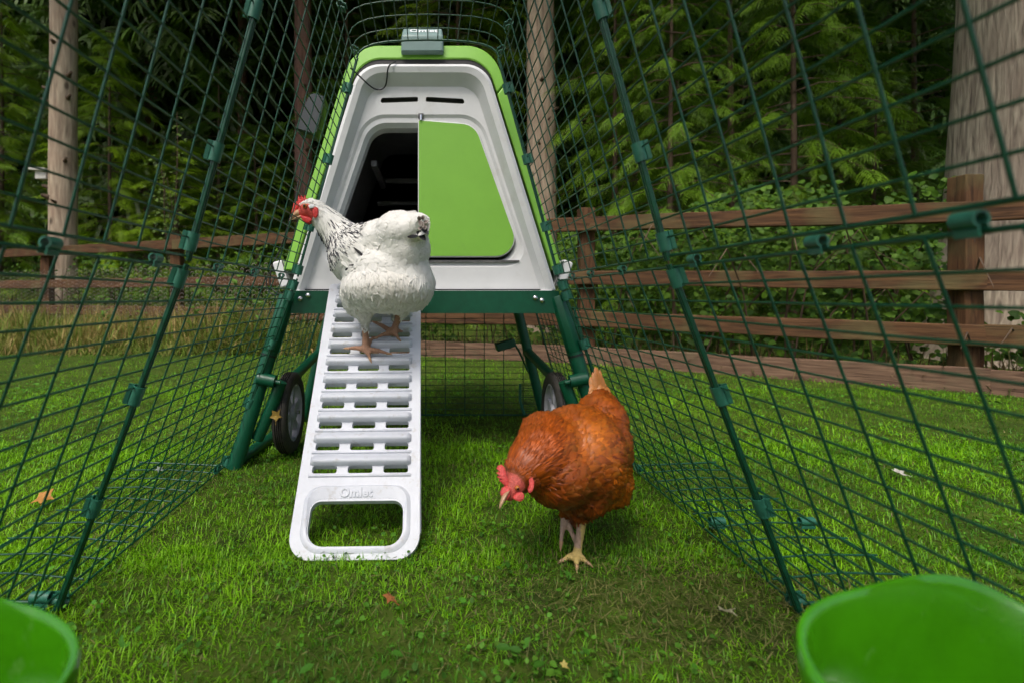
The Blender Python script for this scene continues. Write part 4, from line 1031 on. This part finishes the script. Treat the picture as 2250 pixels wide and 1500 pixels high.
legA = [np.array(P(800, 692, 1.252)), np.array(f1)]; legB = [np.array(P(880, 685, 1.275)), np.array(f2)]
def leg_mask(v):
    a, _ = seg_dist(v, *legA); b, _ = seg_dist(v, *legB)
    zc = np.minimum(np.linalg.norm(v-np.array(f1), axis=1), np.linalg.norm(v-np.array(f2), axis=1))
    return ((a < .016) & (v[:, 2] < legA[0][2]-.006)) | ((b < .016) & (v[:, 2] < legB[0][2]-.006)) | (zc < .075)
def face_mask(v, grow=0):
    q = v-np.array(P(669, 466, 1.30)); return ((q[:, 0]/(.029+grow))**2+(q[:, 2]/(.022+grow))**2+(q[:, 1]/.05)**2) < 1
def whc(v):
    c = np.tile(np.array([.80, .77, .68]), (len(v), 1)); lm = leg_mask(v); c[lm] = (.40, .215, .13); 
    fm = face_mask(v); c[fm] = (.60, .075, .055); return c
colour_body(bme, whc); me_ = bme
off = base_of(wh)
v, t = mesh_np(bme); tree = BVHTree.FromPolygons(v.tolist(), t.tolist())
for vert in bme.vertices: vert.co -= off
bme.polygons.foreach_set('use_smooth', [True]*len(bme.polygons))
body = link_mesh('body', bme, M['skin'], wh)
# plumage
sk_ = [np.array(P(*q)) for q in ((684, 452, 1.32), (725, 490, 1.335), (775, 530, 1.315), (850, 540, 1.23), (930, 470, 1.09))]
def flow_of(p, skel, down):
    best = np.full(len(p), 9.); f = np.zeros((len(p), 3))
    for a, b in zip(skel[:-1], skel[1:]):
        d, _ = seg_dist(p, a, b); k = d < best; best[k] = d[k]; f[k] = (b-a)/np.linalg.norm(b-a)
    f[:, 2] -= down; return f
p, nr = sample(v, t, 9800, 1); k = ~leg_mask(p) & ~face_mask(p, .006) & (p[:, 2] > P(0, 706, 1.25).z); p, nr = p[k], nr[k]
px = CX+F_PX*p[:, 0]/p[:, 1]; py = CY-F_PX*(p[:, 2]-CAM_Z)/p[:, 1]
r = np.random.default_rng(2); n = len(p)
neck = ((px-805)*87+(py-485)*77 < 0) & (py < 585)
head = np.linalg.norm((p-np.array(P(684, 460, 1.32)))*np.array([1, .8, 1]), axis=1) < .040
fluff = (py > 585) & ~neck
body_ = ~neck & ~head & ~fluff
white = np.array([.86, .85, .79]); cream = np.array([.80, .76, .66])
def jit(c, m, a=.10): return np.clip(np.array(c)[None]*(1+r.normal(0, a, (m, 1))), 0, .92)
fl = flow_of(p, sk_, .35)
m = body_.sum(); feathers(p[body_], nr[body_], fl[body_], r.uniform(.034, .056, m), r.uniform(.018, .030, m), .075, .06, jit(cream, m)*.97, jit(white, m, .03), jit(white, m, .03), 'feathers', M['feather'], wh, 3, tree=tree, amp=.0024)
m = fluff.sum(); ff = fl[fluff]*.35+np.array([0, 0, -1.0])+r.normal(0, .28, (m, 3)); dirt = np.exp(-(((px[fluff]-850)/60)**2+((py[fluff]-630)/45)**2))[:, None]
fc = jit(white, m, .05)*(1-dirt*.35)+dirt*.35*np.array([.50, .43, .30])
feathers(p[fluff], nr[fluff], ff, r.uniform(.030, .052, m), r.uniform(.008, .016, m), .12, .09, fc*.96, fc, fc, 'fluff', M['feather'], wh, 4, blunt=.6, tree=tree, amp=.0034)
dark = np.array([.012, .012, .014])
m = head.sum(); feathers(p[head], nr[head], flow_of(p[head], sk_, .2), r.uniform(.008, .014, m), r.uniform(.003, .005, m), .12, .1, jit(white, m)*.95, jit(white, m, .05), jit(white, m, .05), 'head_feathers', M['feather'], wh, 6, tree=tree, amp=.0015)
def tufts(p, nr, k, col, name, material, parent, seed, L=(.010, .022), W=(.003, .006), keep=.35):
    "loose down that softens the lower outline"
    r = np.random.default_rng(seed); k = k & (r.random(len(p)) < keep); m = k.sum(); fl = np.tile(np.array([0, 0, -1.]), (m, 1))+r.normal(0, .3, (m, 3))+nr[k]*.3
    c = np.tile(col, (m, 1))*r.uniform(.85, 1.05, (m, 1)); feathers(p[k], nr[k], fl, r.uniform(*L, m), r.uniform(*W, m), .28, .10, c*.95, c, c, name, material, parent, seed, blunt=.5)
tufts(p, nr, fluff & (nr[:, 2] < -.15) & (nr[:, 1] < .3), white*.97, 'down', M['feather'], wh, 71)
# more hackle and fine head feathers
p2, n2 = sample(v, t, 20000, 11); px2 = CX+F_PX*p2[:, 0]/p2[:, 1]; py2 = CY-F_PX*(p2[:, 2]-CAM_Z)/p2[:, 1]
k = ((px2-805)*87+(py2-485)*77 < 0) & (py2 < 585) & (p2[:, 1] > 1.2) & ~face_mask(p2, .006); p2, n2, px2, py2 = p2[k], n2[k], px2[k], py2[k]; m = len(p2)
hd2 = np.linalg.norm((p2-np.array(P(684, 460, 1.32)))*np.array([1, .8, 1]), axis=1) < .036
u = np.where(hd2, 0, np.clip(((px2-700)*.75+(py2-455)*.5-6)/40, 0, 1)); blk = (r.random(m) < .30*u)[:, None]; mc = np.where(blk, dark[None]*3, jit(white, m, .04)); ec = np.where(blk, dark[None]*6, jit(white, m, .04))
feathers(p2, n2, flow_of(p2, sk_, .45), np.where(hd2, .010, r.uniform(.026, .042, m)), np.where(hd2, .0035, np.where(blk[:, 0], .0025, r.uniform(.005, .0075, m))), np.where(blk[:, 0], .10, .08), .06, np.where(blk, dark[None]*4, jit(white, m)*.95), mc, ec, 'hackle', M['feather'], wh, 7, tree=tree, amp=np.where(blk[:, 0], .0042, .003))
# black flight feather edges in the folded wing and dark tail feathers
def single_feathers(lst, mid, edge, name, parent, material, seed=0, Wd=.012):
    p = np.array([tuple(P(a, b, Y)) for (a, b, Y), (c, d, Y2), w in lst]); e = np.array([tuple(P(c, d, Y2)) for (a, b, Y), (c, d, Y2), w in lst])
    fl = e-p; L = np.linalg.norm(fl, axis=1); n = len(p); nr = np.tile(np.array([-.15, -1.0, .35]), (n, 1)); nr /= np.linalg.norm(nr, axis=1, keepdims=True)
    nr -= fl*((nr*fl).sum(1)/(L*L))[:, None]; nr /= np.linalg.norm(nr, axis=1, keepdims=True)
    return feathers(p, nr, fl, L, np.array([w for *_, w in lst]), .02, .06, np.tile(mid, (n, 1)), np.tile(mid, (n, 1)), np.tile(edge, (n, 1)), name, material, parent, seed)
single_feathers([((775, 542, 1.185), (822, 588, 1.16), .030), ((760, 560, 1.19), (818, 584, 1.165), .024), ((750, 575, 1.20), (800, 592, 1.175), .022)], white*.95, white, 'wing_feathers', wh, M['feather'])
single_feathers([((777, 544, 1.178), (806, 570, 1.160), .007), ((766, 583, 1.178), (800, 581, 1.165), .006), ((758, 594, 1.185), (764, 589, 1.18), .006)], dark, dark*1.5, 'black_wing_edges', wh, M['feather'])
tl = []
for i, a in enumerate(np.linspace(-2.4, 1.4, 15)):
    tl.append(((905+6*math.cos(a), 500+8*math.sin(a), 1.145), (927+15*math.cos(a), 492+20*math.sin(a), 1.083), .022))
single_feathers(tl, white*.95, white*.97, 'tail_feathers', wh, M['feather'], 3)
single_feathers([((915, 503, 1.115), (934, 527, 1.085), .014), ((895, 520, 1.12), (918, 518, 1.09), .010), ((923, 495, 1.10), (940, 512, 1.076), .012)], dark, dark*1.6, 'dark_tail_feathers', wh, M['feather'], 4)
single_feathers([((927+6*math.cos(a), 490+8*math.sin(a), 1.084), (927+13*math.cos(a+.5), 490+17*math.sin(a+.5), 1.078), .010) for a in (-2.6, -1.7, -.6, .5, 1.6)]+[((924, 486, 1.080), (930, 500, 1.074), .010), ((921, 484, 1.078), (925, 497, 1.073), .008)], np.array([.05, .03, .025]), np.array([.40, .35, .30]), 'tail_spots', wh, M['feather'], 9)
for q in range(9):
    a = q*.7; single_feathers([((928, 490, 1.079), (928+7*math.cos(a), 491+9*math.sin(a), 1.076), .005)], np.array([.10, .06, .05]), np.array([.16, .11, .09]), 'tail_centre', wh, M['feather'], q) if q < 0 else None
def wing(poly, to, n, L, W, v, t, parent, material, colf, seed, amp=.0032, near=None):
    "long flight feathers and coverts over the folded wing"
    p, nr = sample(v, t, 40000, seed); px = CX+F_PX*p[:, 0]/p[:, 1]; py = CY-F_PX*(p[:, 2]-CAM_Z)/p[:, 1]
    ins = np.zeros(len(p), bool); j = len(poly)-1
    for i in range(len(poly)):
        (xi, yi), (xj, yj) = poly[i], poly[j]; c = ((yi > py) != (yj > py)) & (px < (xj-xi)*(py-yi)/(yj-yi+1e-9)+xi); ins ^= c; j = i
    k = ins & (nr[:, 1] < .2); p, nr = p[k], nr[k]; px, py = px[k], py[k]
    r = np.random.default_rng(seed); keep = []
    for i in range(len(p)):                              # spread them evenly
        if all((px[i]-px[q])**2+(py[i]-py[q])**2 > near**2 for q in keep): keep.append(i)
        if len(keep) >= n: break
    p, nr = p[keep], nr[keep]; m = len(p); fl = np.tile(np.array(tuple(P(*to[1])-P(*to[0]))), (m, 1)); fl /= np.linalg.norm(fl, axis=1, keepdims=True); fl += r.normal(0, .10, (m, 3))
    b, mi, e = colf(m, r)
    return feathers(p, nr, fl, r.uniform(L*.8, L*1.2, m), r.uniform(W*.85, W*1.15, m), .02, .02, b, mi, e, 'wing_feathers', material, parent, seed, tree=tree, amp=amp, blunt=.9)
wing([(742, 520), (775, 500), (812, 505), (826, 560), (818, 586), (770, 592), (735, 580)], ((752, 520, 1.29), (822, 590, 1.20)), 70, .042, .017, v, t, wh, M['feather'], lambda m, r: (np.tile(cream, (m, 1))*.93, np.tile(white, (m, 1)), np.tile(white, (m, 1))*.98), 51, .0042, 7)
# comb, wattles, ear lobe, beak, eye: head seen from its left side
HY = 1.318
def hf(a, b, w): q = P(a, b, HY); q.y += w; return q
comb = [(640, 470), (643, 458), (645, 447), (649, 452), (651, 440), (654, 447), (656, 430), (660, 440), (663, 427), (667, 437), (672, 428), (672, 437), (677, 437), (671, 445), (660, 452), (652, 462), (648, 472)]
flat_part(comb, hf, .008, 'comb', M['comb_red'], wh)
for dy in (-.010, .010):
    flat_part([(662, 474), (671, 477), (682, 479), (688, 484), (685, 490), (678, 493), (670, 489), (664, 482)], lambda a, b, w: hf(a, b, w+dy), .006, 'wattle', M['comb_red'], wh)
for dy in (-.0225,):
    flat_part([(692, 463), (697, 458), (703, 461), (704, 470), (701, 480), (696, 484), (692, 478), (691, 470)], lambda a, b, w: hf(a, b, w+dy), .006, 'ear_lobe', M['comb_red'], wh)
    flat_part([(682, 456), (689, 452), (697, 455), (693, 461), (685, 462)], lambda a, b, w: hf(a, b, w+dy-.001), .004, 'cheek_tuft', M['white_print'], wh)
def make_beak(pts_up, pts_lo, Y0, parent, w):
    for nm, pts in (('upper_beak', pts_up), ('lower_beak', pts_lo)):
        m = MB(); L = []
        for (a, b, h, ww, Yv) in pts:
            c = P(a, b, Yv); L.append([c+Vector((0, ww*math.cos(q), 0))*1.0+Vector((0, 0, h*S(Yv)*math.sin(q))) for q in np.linspace(0, 2*math.pi, 11)[:-1]])
        m.loops(L, True, True).build(nm, M['beak_horn'], parent, smooth=60)
make_beak([(660, 466, 9, .010, HY), (650, 470, 7.5, .0085, HY), (643, 476, 5, .006, HY), (638, 482, 2.6, .0032, HY), (636, 486, .5, .0008, HY)], [(662, 476, 4, .008, HY), (652, 479, 3, .006, HY), (643, 483, 1.6, .003, HY), (640, 484, .4, .001, HY)], HY, wh, .009)
eye(P(674, 456, HY)+Vector((0, -.0185, 0)), (-.15, -1, .05), .0062, wh)
for q in range(12):                                      # claws
    pass
for tip, root in ((onramp(763, 765, .003), f1), (onramp(813, 788, .002), f1), (onramp(853, 776, .003), f1), (onramp(826, 742, .003), f2), (onramp(876, 744, .002), f2)):
    d = (tip-root).normalized(); MB().path([tip-d*.004, tip+d*.005, tip+d*.011-rn*.003], [.0038, .0028, .0006], 7).build('claw', M['beak_horn'], wh, smooth=60)

# =========================== brown hen on the lawn
bh = empty('hen', P(1265, 1235, .94), 'rust brown hen bending its head down to the lawn beside the ramp', 'hen', 'hens')
bm = bmesh.new()
E(1272, 1000, .985, 98, 106, .105); E(1222, 1030, .935, 76, 74, .085); E(1208, 965, .96, 62, 54, .085); E(1320, 925, 1.06, 51, 58, .075)
E(1339, 1045, 1.03, 37, 60, .070); E(1300, 1040, .99, 62, 70, .08); E(1280, 1074, .965, 50, 48, .070); E(1325, 985, 1.03, 54, 90, .08)
CH([(1322, 895, 1.10, 36), (1318, 872, 1.115, 18)])
CH([(1195, 1000, .91, 66), (1160, 1022, .878, 48), (1142, 1045, .862, 33), (1134, 1058, .857, 25)])
E(1131, 1062, .855, 24, 27, .022); E(1119, 1080, .845, 15, 19, .015)
CH([(1272, 1098, .965, 40), (1276, 1122, .955, 25), (1279, 1138, .950, 13), (1278, 1150, .948, 11.5), (1272, 1190, .944, 10.5), (1267, 1222, .940, 11.5)])
CH([(1250, 1078, .985, 34), (1245, 1100, .985, 16), (1241, 1114, .985, 10), (1239, 1128, .980, 9)])
g1 = Vector(P(1266, 1228, .94)); g1.z = .012
foot(bm, None, g1, [Vector((g1.x-.026, g1.y-.006, .008)), Vector((g1.x-.006, g1.y-.024, .006)), Vector((g1.x+.016, g1.y-.014, .008)), Vector((g1.x+.014, g1.y+.026, .010))], .0098, .0064)
g2 = P(1240, 1130, .978)
foot(bm, None, g2, [P(1232, 1198, .955), P(1266, 1196, .950), P(1276, 1168, .985), P(1255, 1165, 1.02)], .0085, .0058)
bme = solid(bm, .0029, 5)
lA = [np.array(P(1279, 1142, .95)), np.array(g1)]; lB = [np.array(P(1243, 1109, .985)), np.array(g2)]
def lm2(v):
    a, _ = seg_dist(v, *lA); b, _ = seg_dist(v, *lB)
    return ((a < .018) & (v[:, 2] < lA[0][2])) | ((b < .05) & (v[:, 2] < lB[0][2]-.003) & (v[:, 0] < .29)) | (v[:, 2] < .03) | ((np.linalg.norm(v-np.array(g2), axis=1) < .09) & (v[:, 2] < lB[0][2]-.008))
def fm2(v, grow=0):
    q = v-np.array(P(1124, 1070, .84)); return ((q[:, 0]/(.022+grow))**2+(q[:, 2]/(.022+grow))**2+(q[:, 1]/.05)**2) < 1
def brc(v):
    c = np.tile(np.array([.24, .05, .006]), (len(v), 1)); l = lm2(v); c[l] = (.62, .46, .15)
    foot2 = l & (v[:, 0] < g2.x+.02) & (v[:, 2] > .03); c[foot2] = (.48, .33, .24); f = fm2(v); c[f] = (.55, .10, .075); return c
colour_body(bme, brc); v, t = mesh_np(bme); tree = BVHTree.FromPolygons(v.tolist(), t.tolist()); off = base_of(bh)
for vert in bme.vertices: vert.co -= off
bme.polygons.foreach_set('use_smooth', [True]*len(bme.polygons)); link_mesh('body', bme, M['skin'], bh)
sk2 = [np.array(P(*q)) for q in ((1128, 1055, .85), (1160, 1020, .875), (1200, 985, .91), (1270, 930, 1.0), (1325, 880, 1.10), (1318, 830, 1.14))]
p, nr = sample(v, t, 13500, 21); k = ~lm2(p) & ~fm2(p, .002) & (p[:, 2] > P(0, 1128, .95).z); p, nr = p[k], nr[k]; n = len(p); r = np.random.default_rng(5)
px = CX+F_PX*p[:, 0]/p[:, 1]; py = CY-F_PX*(p[:, 2]-CAM_Z)/p[:, 1]
rust = np.array([.32, .064, .003]); orange = np.array([.56, .150, .008]); deep = np.array([.13, .024, .003]); pale = np.array([.66, .27, .05])
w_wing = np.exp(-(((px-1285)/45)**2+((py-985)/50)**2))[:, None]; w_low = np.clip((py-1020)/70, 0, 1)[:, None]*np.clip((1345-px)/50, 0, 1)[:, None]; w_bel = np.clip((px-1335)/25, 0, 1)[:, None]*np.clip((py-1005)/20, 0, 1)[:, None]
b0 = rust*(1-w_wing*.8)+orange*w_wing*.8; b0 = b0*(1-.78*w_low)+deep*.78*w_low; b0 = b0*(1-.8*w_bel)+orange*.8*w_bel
b0 = b0*(.72+.5*r.random((n, 1)))
neck = (px+(py-1000)*.25 < 1205) & (py > 905+(px-1130)*.3) & (p[:, 1] < .97)
head = np.linalg.norm(p-np.array(P(1131, 1062, .855)), axis=1) < .036
bel = (w_bel[:, 0] > .5) | ((py > 1105) & (px > 1255))
fl = flow_of(p, sk2, .15)
k = ~neck & ~head & ~bel; m = k.sum(); pl = b0[k]*.45+pale*.55*(.35+.5*r.random((m, 1)))
pl = b0[k]*(1-.3*r.random((m, 1)))+pale*.22*r.random((m, 1))**2
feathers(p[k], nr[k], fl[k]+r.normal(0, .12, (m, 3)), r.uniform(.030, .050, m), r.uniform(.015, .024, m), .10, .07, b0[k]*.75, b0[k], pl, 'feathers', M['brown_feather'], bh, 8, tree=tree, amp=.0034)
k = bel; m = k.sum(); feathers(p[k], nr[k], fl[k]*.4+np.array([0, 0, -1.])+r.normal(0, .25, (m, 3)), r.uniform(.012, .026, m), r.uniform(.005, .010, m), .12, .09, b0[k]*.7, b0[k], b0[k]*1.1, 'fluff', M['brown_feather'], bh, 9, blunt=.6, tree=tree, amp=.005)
tufts(p, nr, (py > 1040) & (nr[:, 2] < -.1) & ~head, rust*.85, 'down', M['brown_feather'], bh, 72, (.008, .016))
p2, n2 = sample(v, t, 30000, 22); px2 = CX+F_PX*p2[:, 0]/p2[:, 1]; py2 = CY-F_PX*(p2[:, 2]-CAM_Z)/p2[:, 1]
k = (px2+(py2-1000)*.25 < 1215) & (py2 > 905+(px2-1130)*.3) & (p2[:, 1] < .98) & ~lm2(p2) & ~fm2(p2, .003); p2, n2, px2, py2 = p2[k], n2[k], px2[k], py2[k]; m = len(p2)
hd = np.linalg.norm(p2-np.array(P(1131, 1062, .855)), axis=1) < .034
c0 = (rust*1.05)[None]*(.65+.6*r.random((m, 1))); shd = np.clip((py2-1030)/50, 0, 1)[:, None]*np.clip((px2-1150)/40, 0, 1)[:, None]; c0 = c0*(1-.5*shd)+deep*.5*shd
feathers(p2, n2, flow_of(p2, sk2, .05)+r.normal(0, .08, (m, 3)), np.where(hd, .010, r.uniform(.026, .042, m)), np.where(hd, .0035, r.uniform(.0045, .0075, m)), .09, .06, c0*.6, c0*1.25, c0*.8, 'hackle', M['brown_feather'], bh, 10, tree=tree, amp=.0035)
single_feathers([((1306+4*i, 872, 1.108+.004*i), (1297+5.5*i, 812+[14, 4, -8, 2, -2, 14, 28][i], 1.125+.006*i), .013) for i in range(7)]+[((1304+5*i, 880, 1.095), (1300+6.5*i, 842+4*(i % 3), 1.115), .016) for i in range(6)]+[((1322, 870, 1.12), (1312, 806, 1.13), .011), ((1330, 880, 1.10), (1336, 848, 1.12), .022), ((1308, 880, 1.09), (1300, 850, 1.11), .022)], pale*.55, np.array([.46, .17, .035]), 'tail_feathers', bh, M['brown_feather'], 5)
single_feathers([((1165, 925, .985), (1146, 917, 1.02), .016), ((1160, 935, .97), (1140, 938, 1.0), .016), ((1250, 914, .95), (1262, 911, .97), .006), ((1320, 960, .985), (1352, 995, .99), .022), ((1330, 975, .985), (1358, 1015, .995), .022), ((1320, 1000, .975), (1350, 1032, .985), .022)], rust*.8, deep*1.3, 'wing_feathers', bh, M['brown_feather'], 6)
def bcol(m, r):
    f = r.random((m, 1)); c = rust*(1-f)+orange*f; c = c*r.uniform(.7, 1.05, (m, 1)); return c*.6, c, c*.55+pale*.25*r.random((m, 1))**2
wing([(1215, 945), (1270, 915), (1330, 925), (1368, 965), (1355, 1020), (1320, 1060), (1265, 1065), (1225, 1010)], ((1230, 960, .93), (1360, 1000, 1.02)), 70, .046, .021, v, t, bh, M['brown_feather'], bcol, 52, .0046, 13)
wing([(1320, 940), (1372, 935), (1378, 985), (1352, 1030), (1325, 1000)], ((1300, 940, .97), (1372, 1010, 1.03)), 24, .055, .018, v, t, bh, M['brown_feather'], lambda m, r: (np.tile(deep, (m, 1)), np.tile(deep*1.6, (m, 1))*r.uniform(.6, 1.6, (m, 1)), np.tile(rust*.6, (m, 1))), 53, .0055, 10)
BY = .852
def hb_(a, b, w): q = P(a, b, BY-.006-(b-1050)*.0002); q.y += w; q.x -= w*.3; return q
flat_part([(1112, 1068), (1104, 1062), (1098, 1056), (1101, 1051), (1094, 1048), (1098, 1044), (1092, 1039), (1097, 1035), (1092, 1029), (1096, 1022), (1103, 1020), (1108, 1025), (1111, 1036), (1114, 1048), (1117, 1060)], hb_, .009, 'comb', M['comb_pink'], bh)
flat_part([(1097, 1088), (1094, 1078), (1098, 1066), (1108, 1062), (1116, 1066), (1114, 1078), (1108, 1090), (1101, 1094)], lambda a, b, w: hb_(a, b, w-.010), .008, 'face_skin', M['comb_pink'], bh)
for dy in (-.006, .016):
    flat_part([(1122, 1084), (1130, 1076), (1140, 1074), (1145, 1080), (1143, 1090), (1136, 1095), (1127, 1093), (1121, 1089)], lambda a, b, w: hb_(a, b, w+dy-.004), .006, 'wattle', M['comb_pink'], bh)
flat_part([(1153, 1046), (1158, 1040), (1162, 1048), (1161, 1060), (1157, 1071), (1151, 1073), (1150, 1066), (1154, 1058)], lambda a, b, w: hb_(a, b, w-.016), .006, 'ear_lobe', M['comb_pink'], bh)
m = MB(); L = []
for a, b, ww, yy in ((1114, 1078, 9.5, -.020), (1109, 1088, 8.5, -.026), (1105, 1098, 6.8, -.031), (1101, 1108, 4.6, -.036), (1099, 1114, 2.6, -.038), (1098, 1118, .5, -.039)):
    c = P(a, b, BY+yy); s = S(BY); ax1 = Vector((.80, -.1, .42)).normalized(); ax2 = Vector((.3, .9, -.1)).normalized()
    L.append([c+ax1*(ww*s*math.cos(q))+ax2*(ww*s*math.sin(q)) for q in np.linspace(0, 2*math.pi, 11)[:-1]])
m.loops(L, True, True).build('beak', M['beak_horn'], bh, smooth=60)
eye(P(1132, 1061, BY)+Vector((0, -.0205, 0)), (.05, -1, -.05), .0042, bh)
for tip, root in ((Vector((g1.x-.026, g1.y-.006, .008)), g1), (Vector((g1.x-.006, g1.y-.024, .006)), g1), (Vector((g1.x+.016, g1.y-.014, .008)), g1), (P(1233, 1192, .955), g2), (P(1268, 1192, .955), g2)):
    d = (tip-root).normalized(); MB().path([tip-d*.004, tip+d*.005, tip+d*.012-Vector((0, 0, .003))], [.0040, .0030, .0006], 7).build('claw', M['beak_horn'], bh, smooth=60)
# ------------------------------------------------------------------ lime green troughs in the near corners
def trough(name, label, c, rotz, scale, tilt, rimh):
    "an open plastic trough: rounded plan, flaring walls with a wavy lip"
    root = empty(name, c, label, 'trough', 'lime green troughs')
    n = 56; Mz = Matrix.Rotation(rotz, 3, 'Z') @ Matrix.Rotation(tilt, 3, 'X')
    def plan(a, k):
        ca, sa = math.cos(a), math.sin(a); e = .52
        return Vector((math.copysign(abs(ca)**e, ca)*.5*k, math.copysign(abs(sa)**e, sa)*.42*k, 0))
    def ring(k, z, wav=0):
        return [Vector(c)+Mz @ ((plan(2*math.pi*i/n, k)+Vector((0, 0, z+wav*rimh(2*math.pi*i/n))))*scale) for i in range(n)]
    m = MB()
    m.loops([ring(.02, .0), ring(.70, .0), ring(.80, .02), ring(.86, .09), ring(.925, .32, .7), ring(.975, .50, 1), ring(.995, .525, 1), ring(1.025, .525, 1), ring(1.04, .50, 1), ring(.955, .31, .7), ring(.89, .085), ring(.82, -.005), ring(.70, -.03), ring(.02, -.03)], True, True)
    m.build('bowl', M['lime_gloss'], root, smooth=70)
    return root
trough('feeder_trough', 'glossy lime green feeding trough at the lower right corner', Vector((.346, .283, .152)), R(16), .215, R(4), lambda a: .10*math.sin(a)*(.6+.4*math.cos(a-1.2)))
trough('drinker_trough', 'glossy lime green trough cut off at the lower left corner', Vector((-.318, .270, .166)), R(-16), .205, R(4), lambda a: .10*math.sin(a)*(.6-.4*math.cos(a)))
# ------------------------------------------------------------------ fallen leaves and crumbs
def maple(c, size, yaw, tiltv, col, label, seed, parent=None, name='fallen_leaf'):
    r = random.Random(seed); pts = []
    for k in range(15):
        a = -math.pi/2+2*math.pi*k/15; rad = (1.0 if k % 3 == 0 else (.55 if k % 3 == 1 else .62))*r.uniform(.85, 1.1); pts.append((math.cos(a)*rad, math.sin(a)*rad))
    Mx = Matrix.Rotation(yaw, 3, 'Z') @ Matrix.Rotation(tiltv, 3, 'X'); m = MB(); c = Vector(c)
    top = [c+Mx @ Vector((a*size, b*size, .18*size*math.sin(3*a+seed)+.12*size*b*b)) for a, b in pts]; ctr = c+Mx @ Vector((0, 0, .05*size)); th = Mx @ Vector((0, 0, -.0008))
    n = len(top); m.add([ctr]+top, [(0, 1+i, 1+(i+1) % n) for i in range(n)]); m.add([ctr+th]+[p+th for p in top], [(0, 1+(i+1) % n, 1+i) for i in range(n)])
    st = Mx @ Vector((0, -1, 0)); m.path([ctr, c+st*size*.8, c+st*size*1.5+Vector((0, 0, .002))], .0007, 4)
    nm = 'leaf_%d' % seed; mat(nm, col, .6, 90, .4, .3, 120, col2=tuple(q*.55 for q in col), trans=.2)
    o = m.build(name, M[nm], parent, smooth=60)
    if label: tag(o, label, 'leaf', 'fallen leaves')
    return o
def on_lawn(px, py, z=.02):
    Y = F_PX*(CAM_Z-z)/(py-CY); return P(px, py, Y)
maple(on_lawn(96, 1092, .025), .026, .4, .5, (.55, .25, .04), 'orange fallen leaf on the lawn outside the left wire wall', 1)
maple(on_lawn(857, 1312, .022), .013, 1.0, .4, (.45, .17, .05), 'small rusty fallen leaf on the lawn below the ramp', 2)
maple(on_lawn(1594, 1340, .022), .016, 2.0, .2, (.42, .40, .24), 'pale dried leaf on the worn grass below the brown hen', 3)
maple(on_lawn(1660, 1098, .022), .018, 2.6, .3, (.50, .40, .27), 'pale buff leaf on the lawn under the right wire wall', 4)
maple(on_lawn(1975, 1035, .022), .018, .6, .3, (.60, .58, .50), 'whitish leaf on the lawn outside the right wire wall', 5)
maple(on_lawn(1240, 1458, .02), .006, .6, .3, (.60, .50, .12), 'tiny yellow leaf fragment at the bottom of the picture', 6)
maple(on_lawn(1160, 870+105, .03), .007, .6, .3, (.55, .55, .42), 'tiny pale leaf fragment in the shade below the coop', 7)
maple(P(606, 912, 1.462), .020, .3, 1.35, (.42, .27, .04), 'yellow and orange leaf stuck to the left tyre', 8)
maple(on_lawn(350, 1030, .03), .012, .3, .5, (.25, .30, .25), 'grey green leaf beyond the left wire wall', 9)
# broad weed leaves (plantain, dandelion) in the near lawn
rr = random.Random(12)
for k, (px_, py_) in enumerate([(300, 1340), (250, 1370), (340, 1380), (620, 1100), (700, 1215), (860, 1228), (800, 1290), (640, 1330), (480, 1400), (1000, 1420), (560, 1230), (1140, 1330), (1490, 1290), (900, 1390), (420, 1460)]):
    pass
n = 110; x = rng.uniform(-.55, .25, n); y = rng.uniform(.60, 1.05, n); k = ngrid(x, y, 4, 31)-.25*np.clip(x, 0, .5) > .45; x, y = x[k], y[k]; n = len(x)
nr = np.stack([rng.normal(0, .3, n), rng.normal(-.2, .3, n), np.ones(n)], 1); cc = np.array([.055, .18, .014])*rng.uniform(.5, 1.2, (n, 1))
tag(leaf_cloud(np.stack([x, y, .014+.014*rng.random(n)], 1), nr, rng.uniform(.010, .022, n), .55, cc, 'broadleaf_weeds', M['leaf'], seed=14), 'low broad-leaved weeds scattered in the near lawn', 'weeds', kind='stuff')
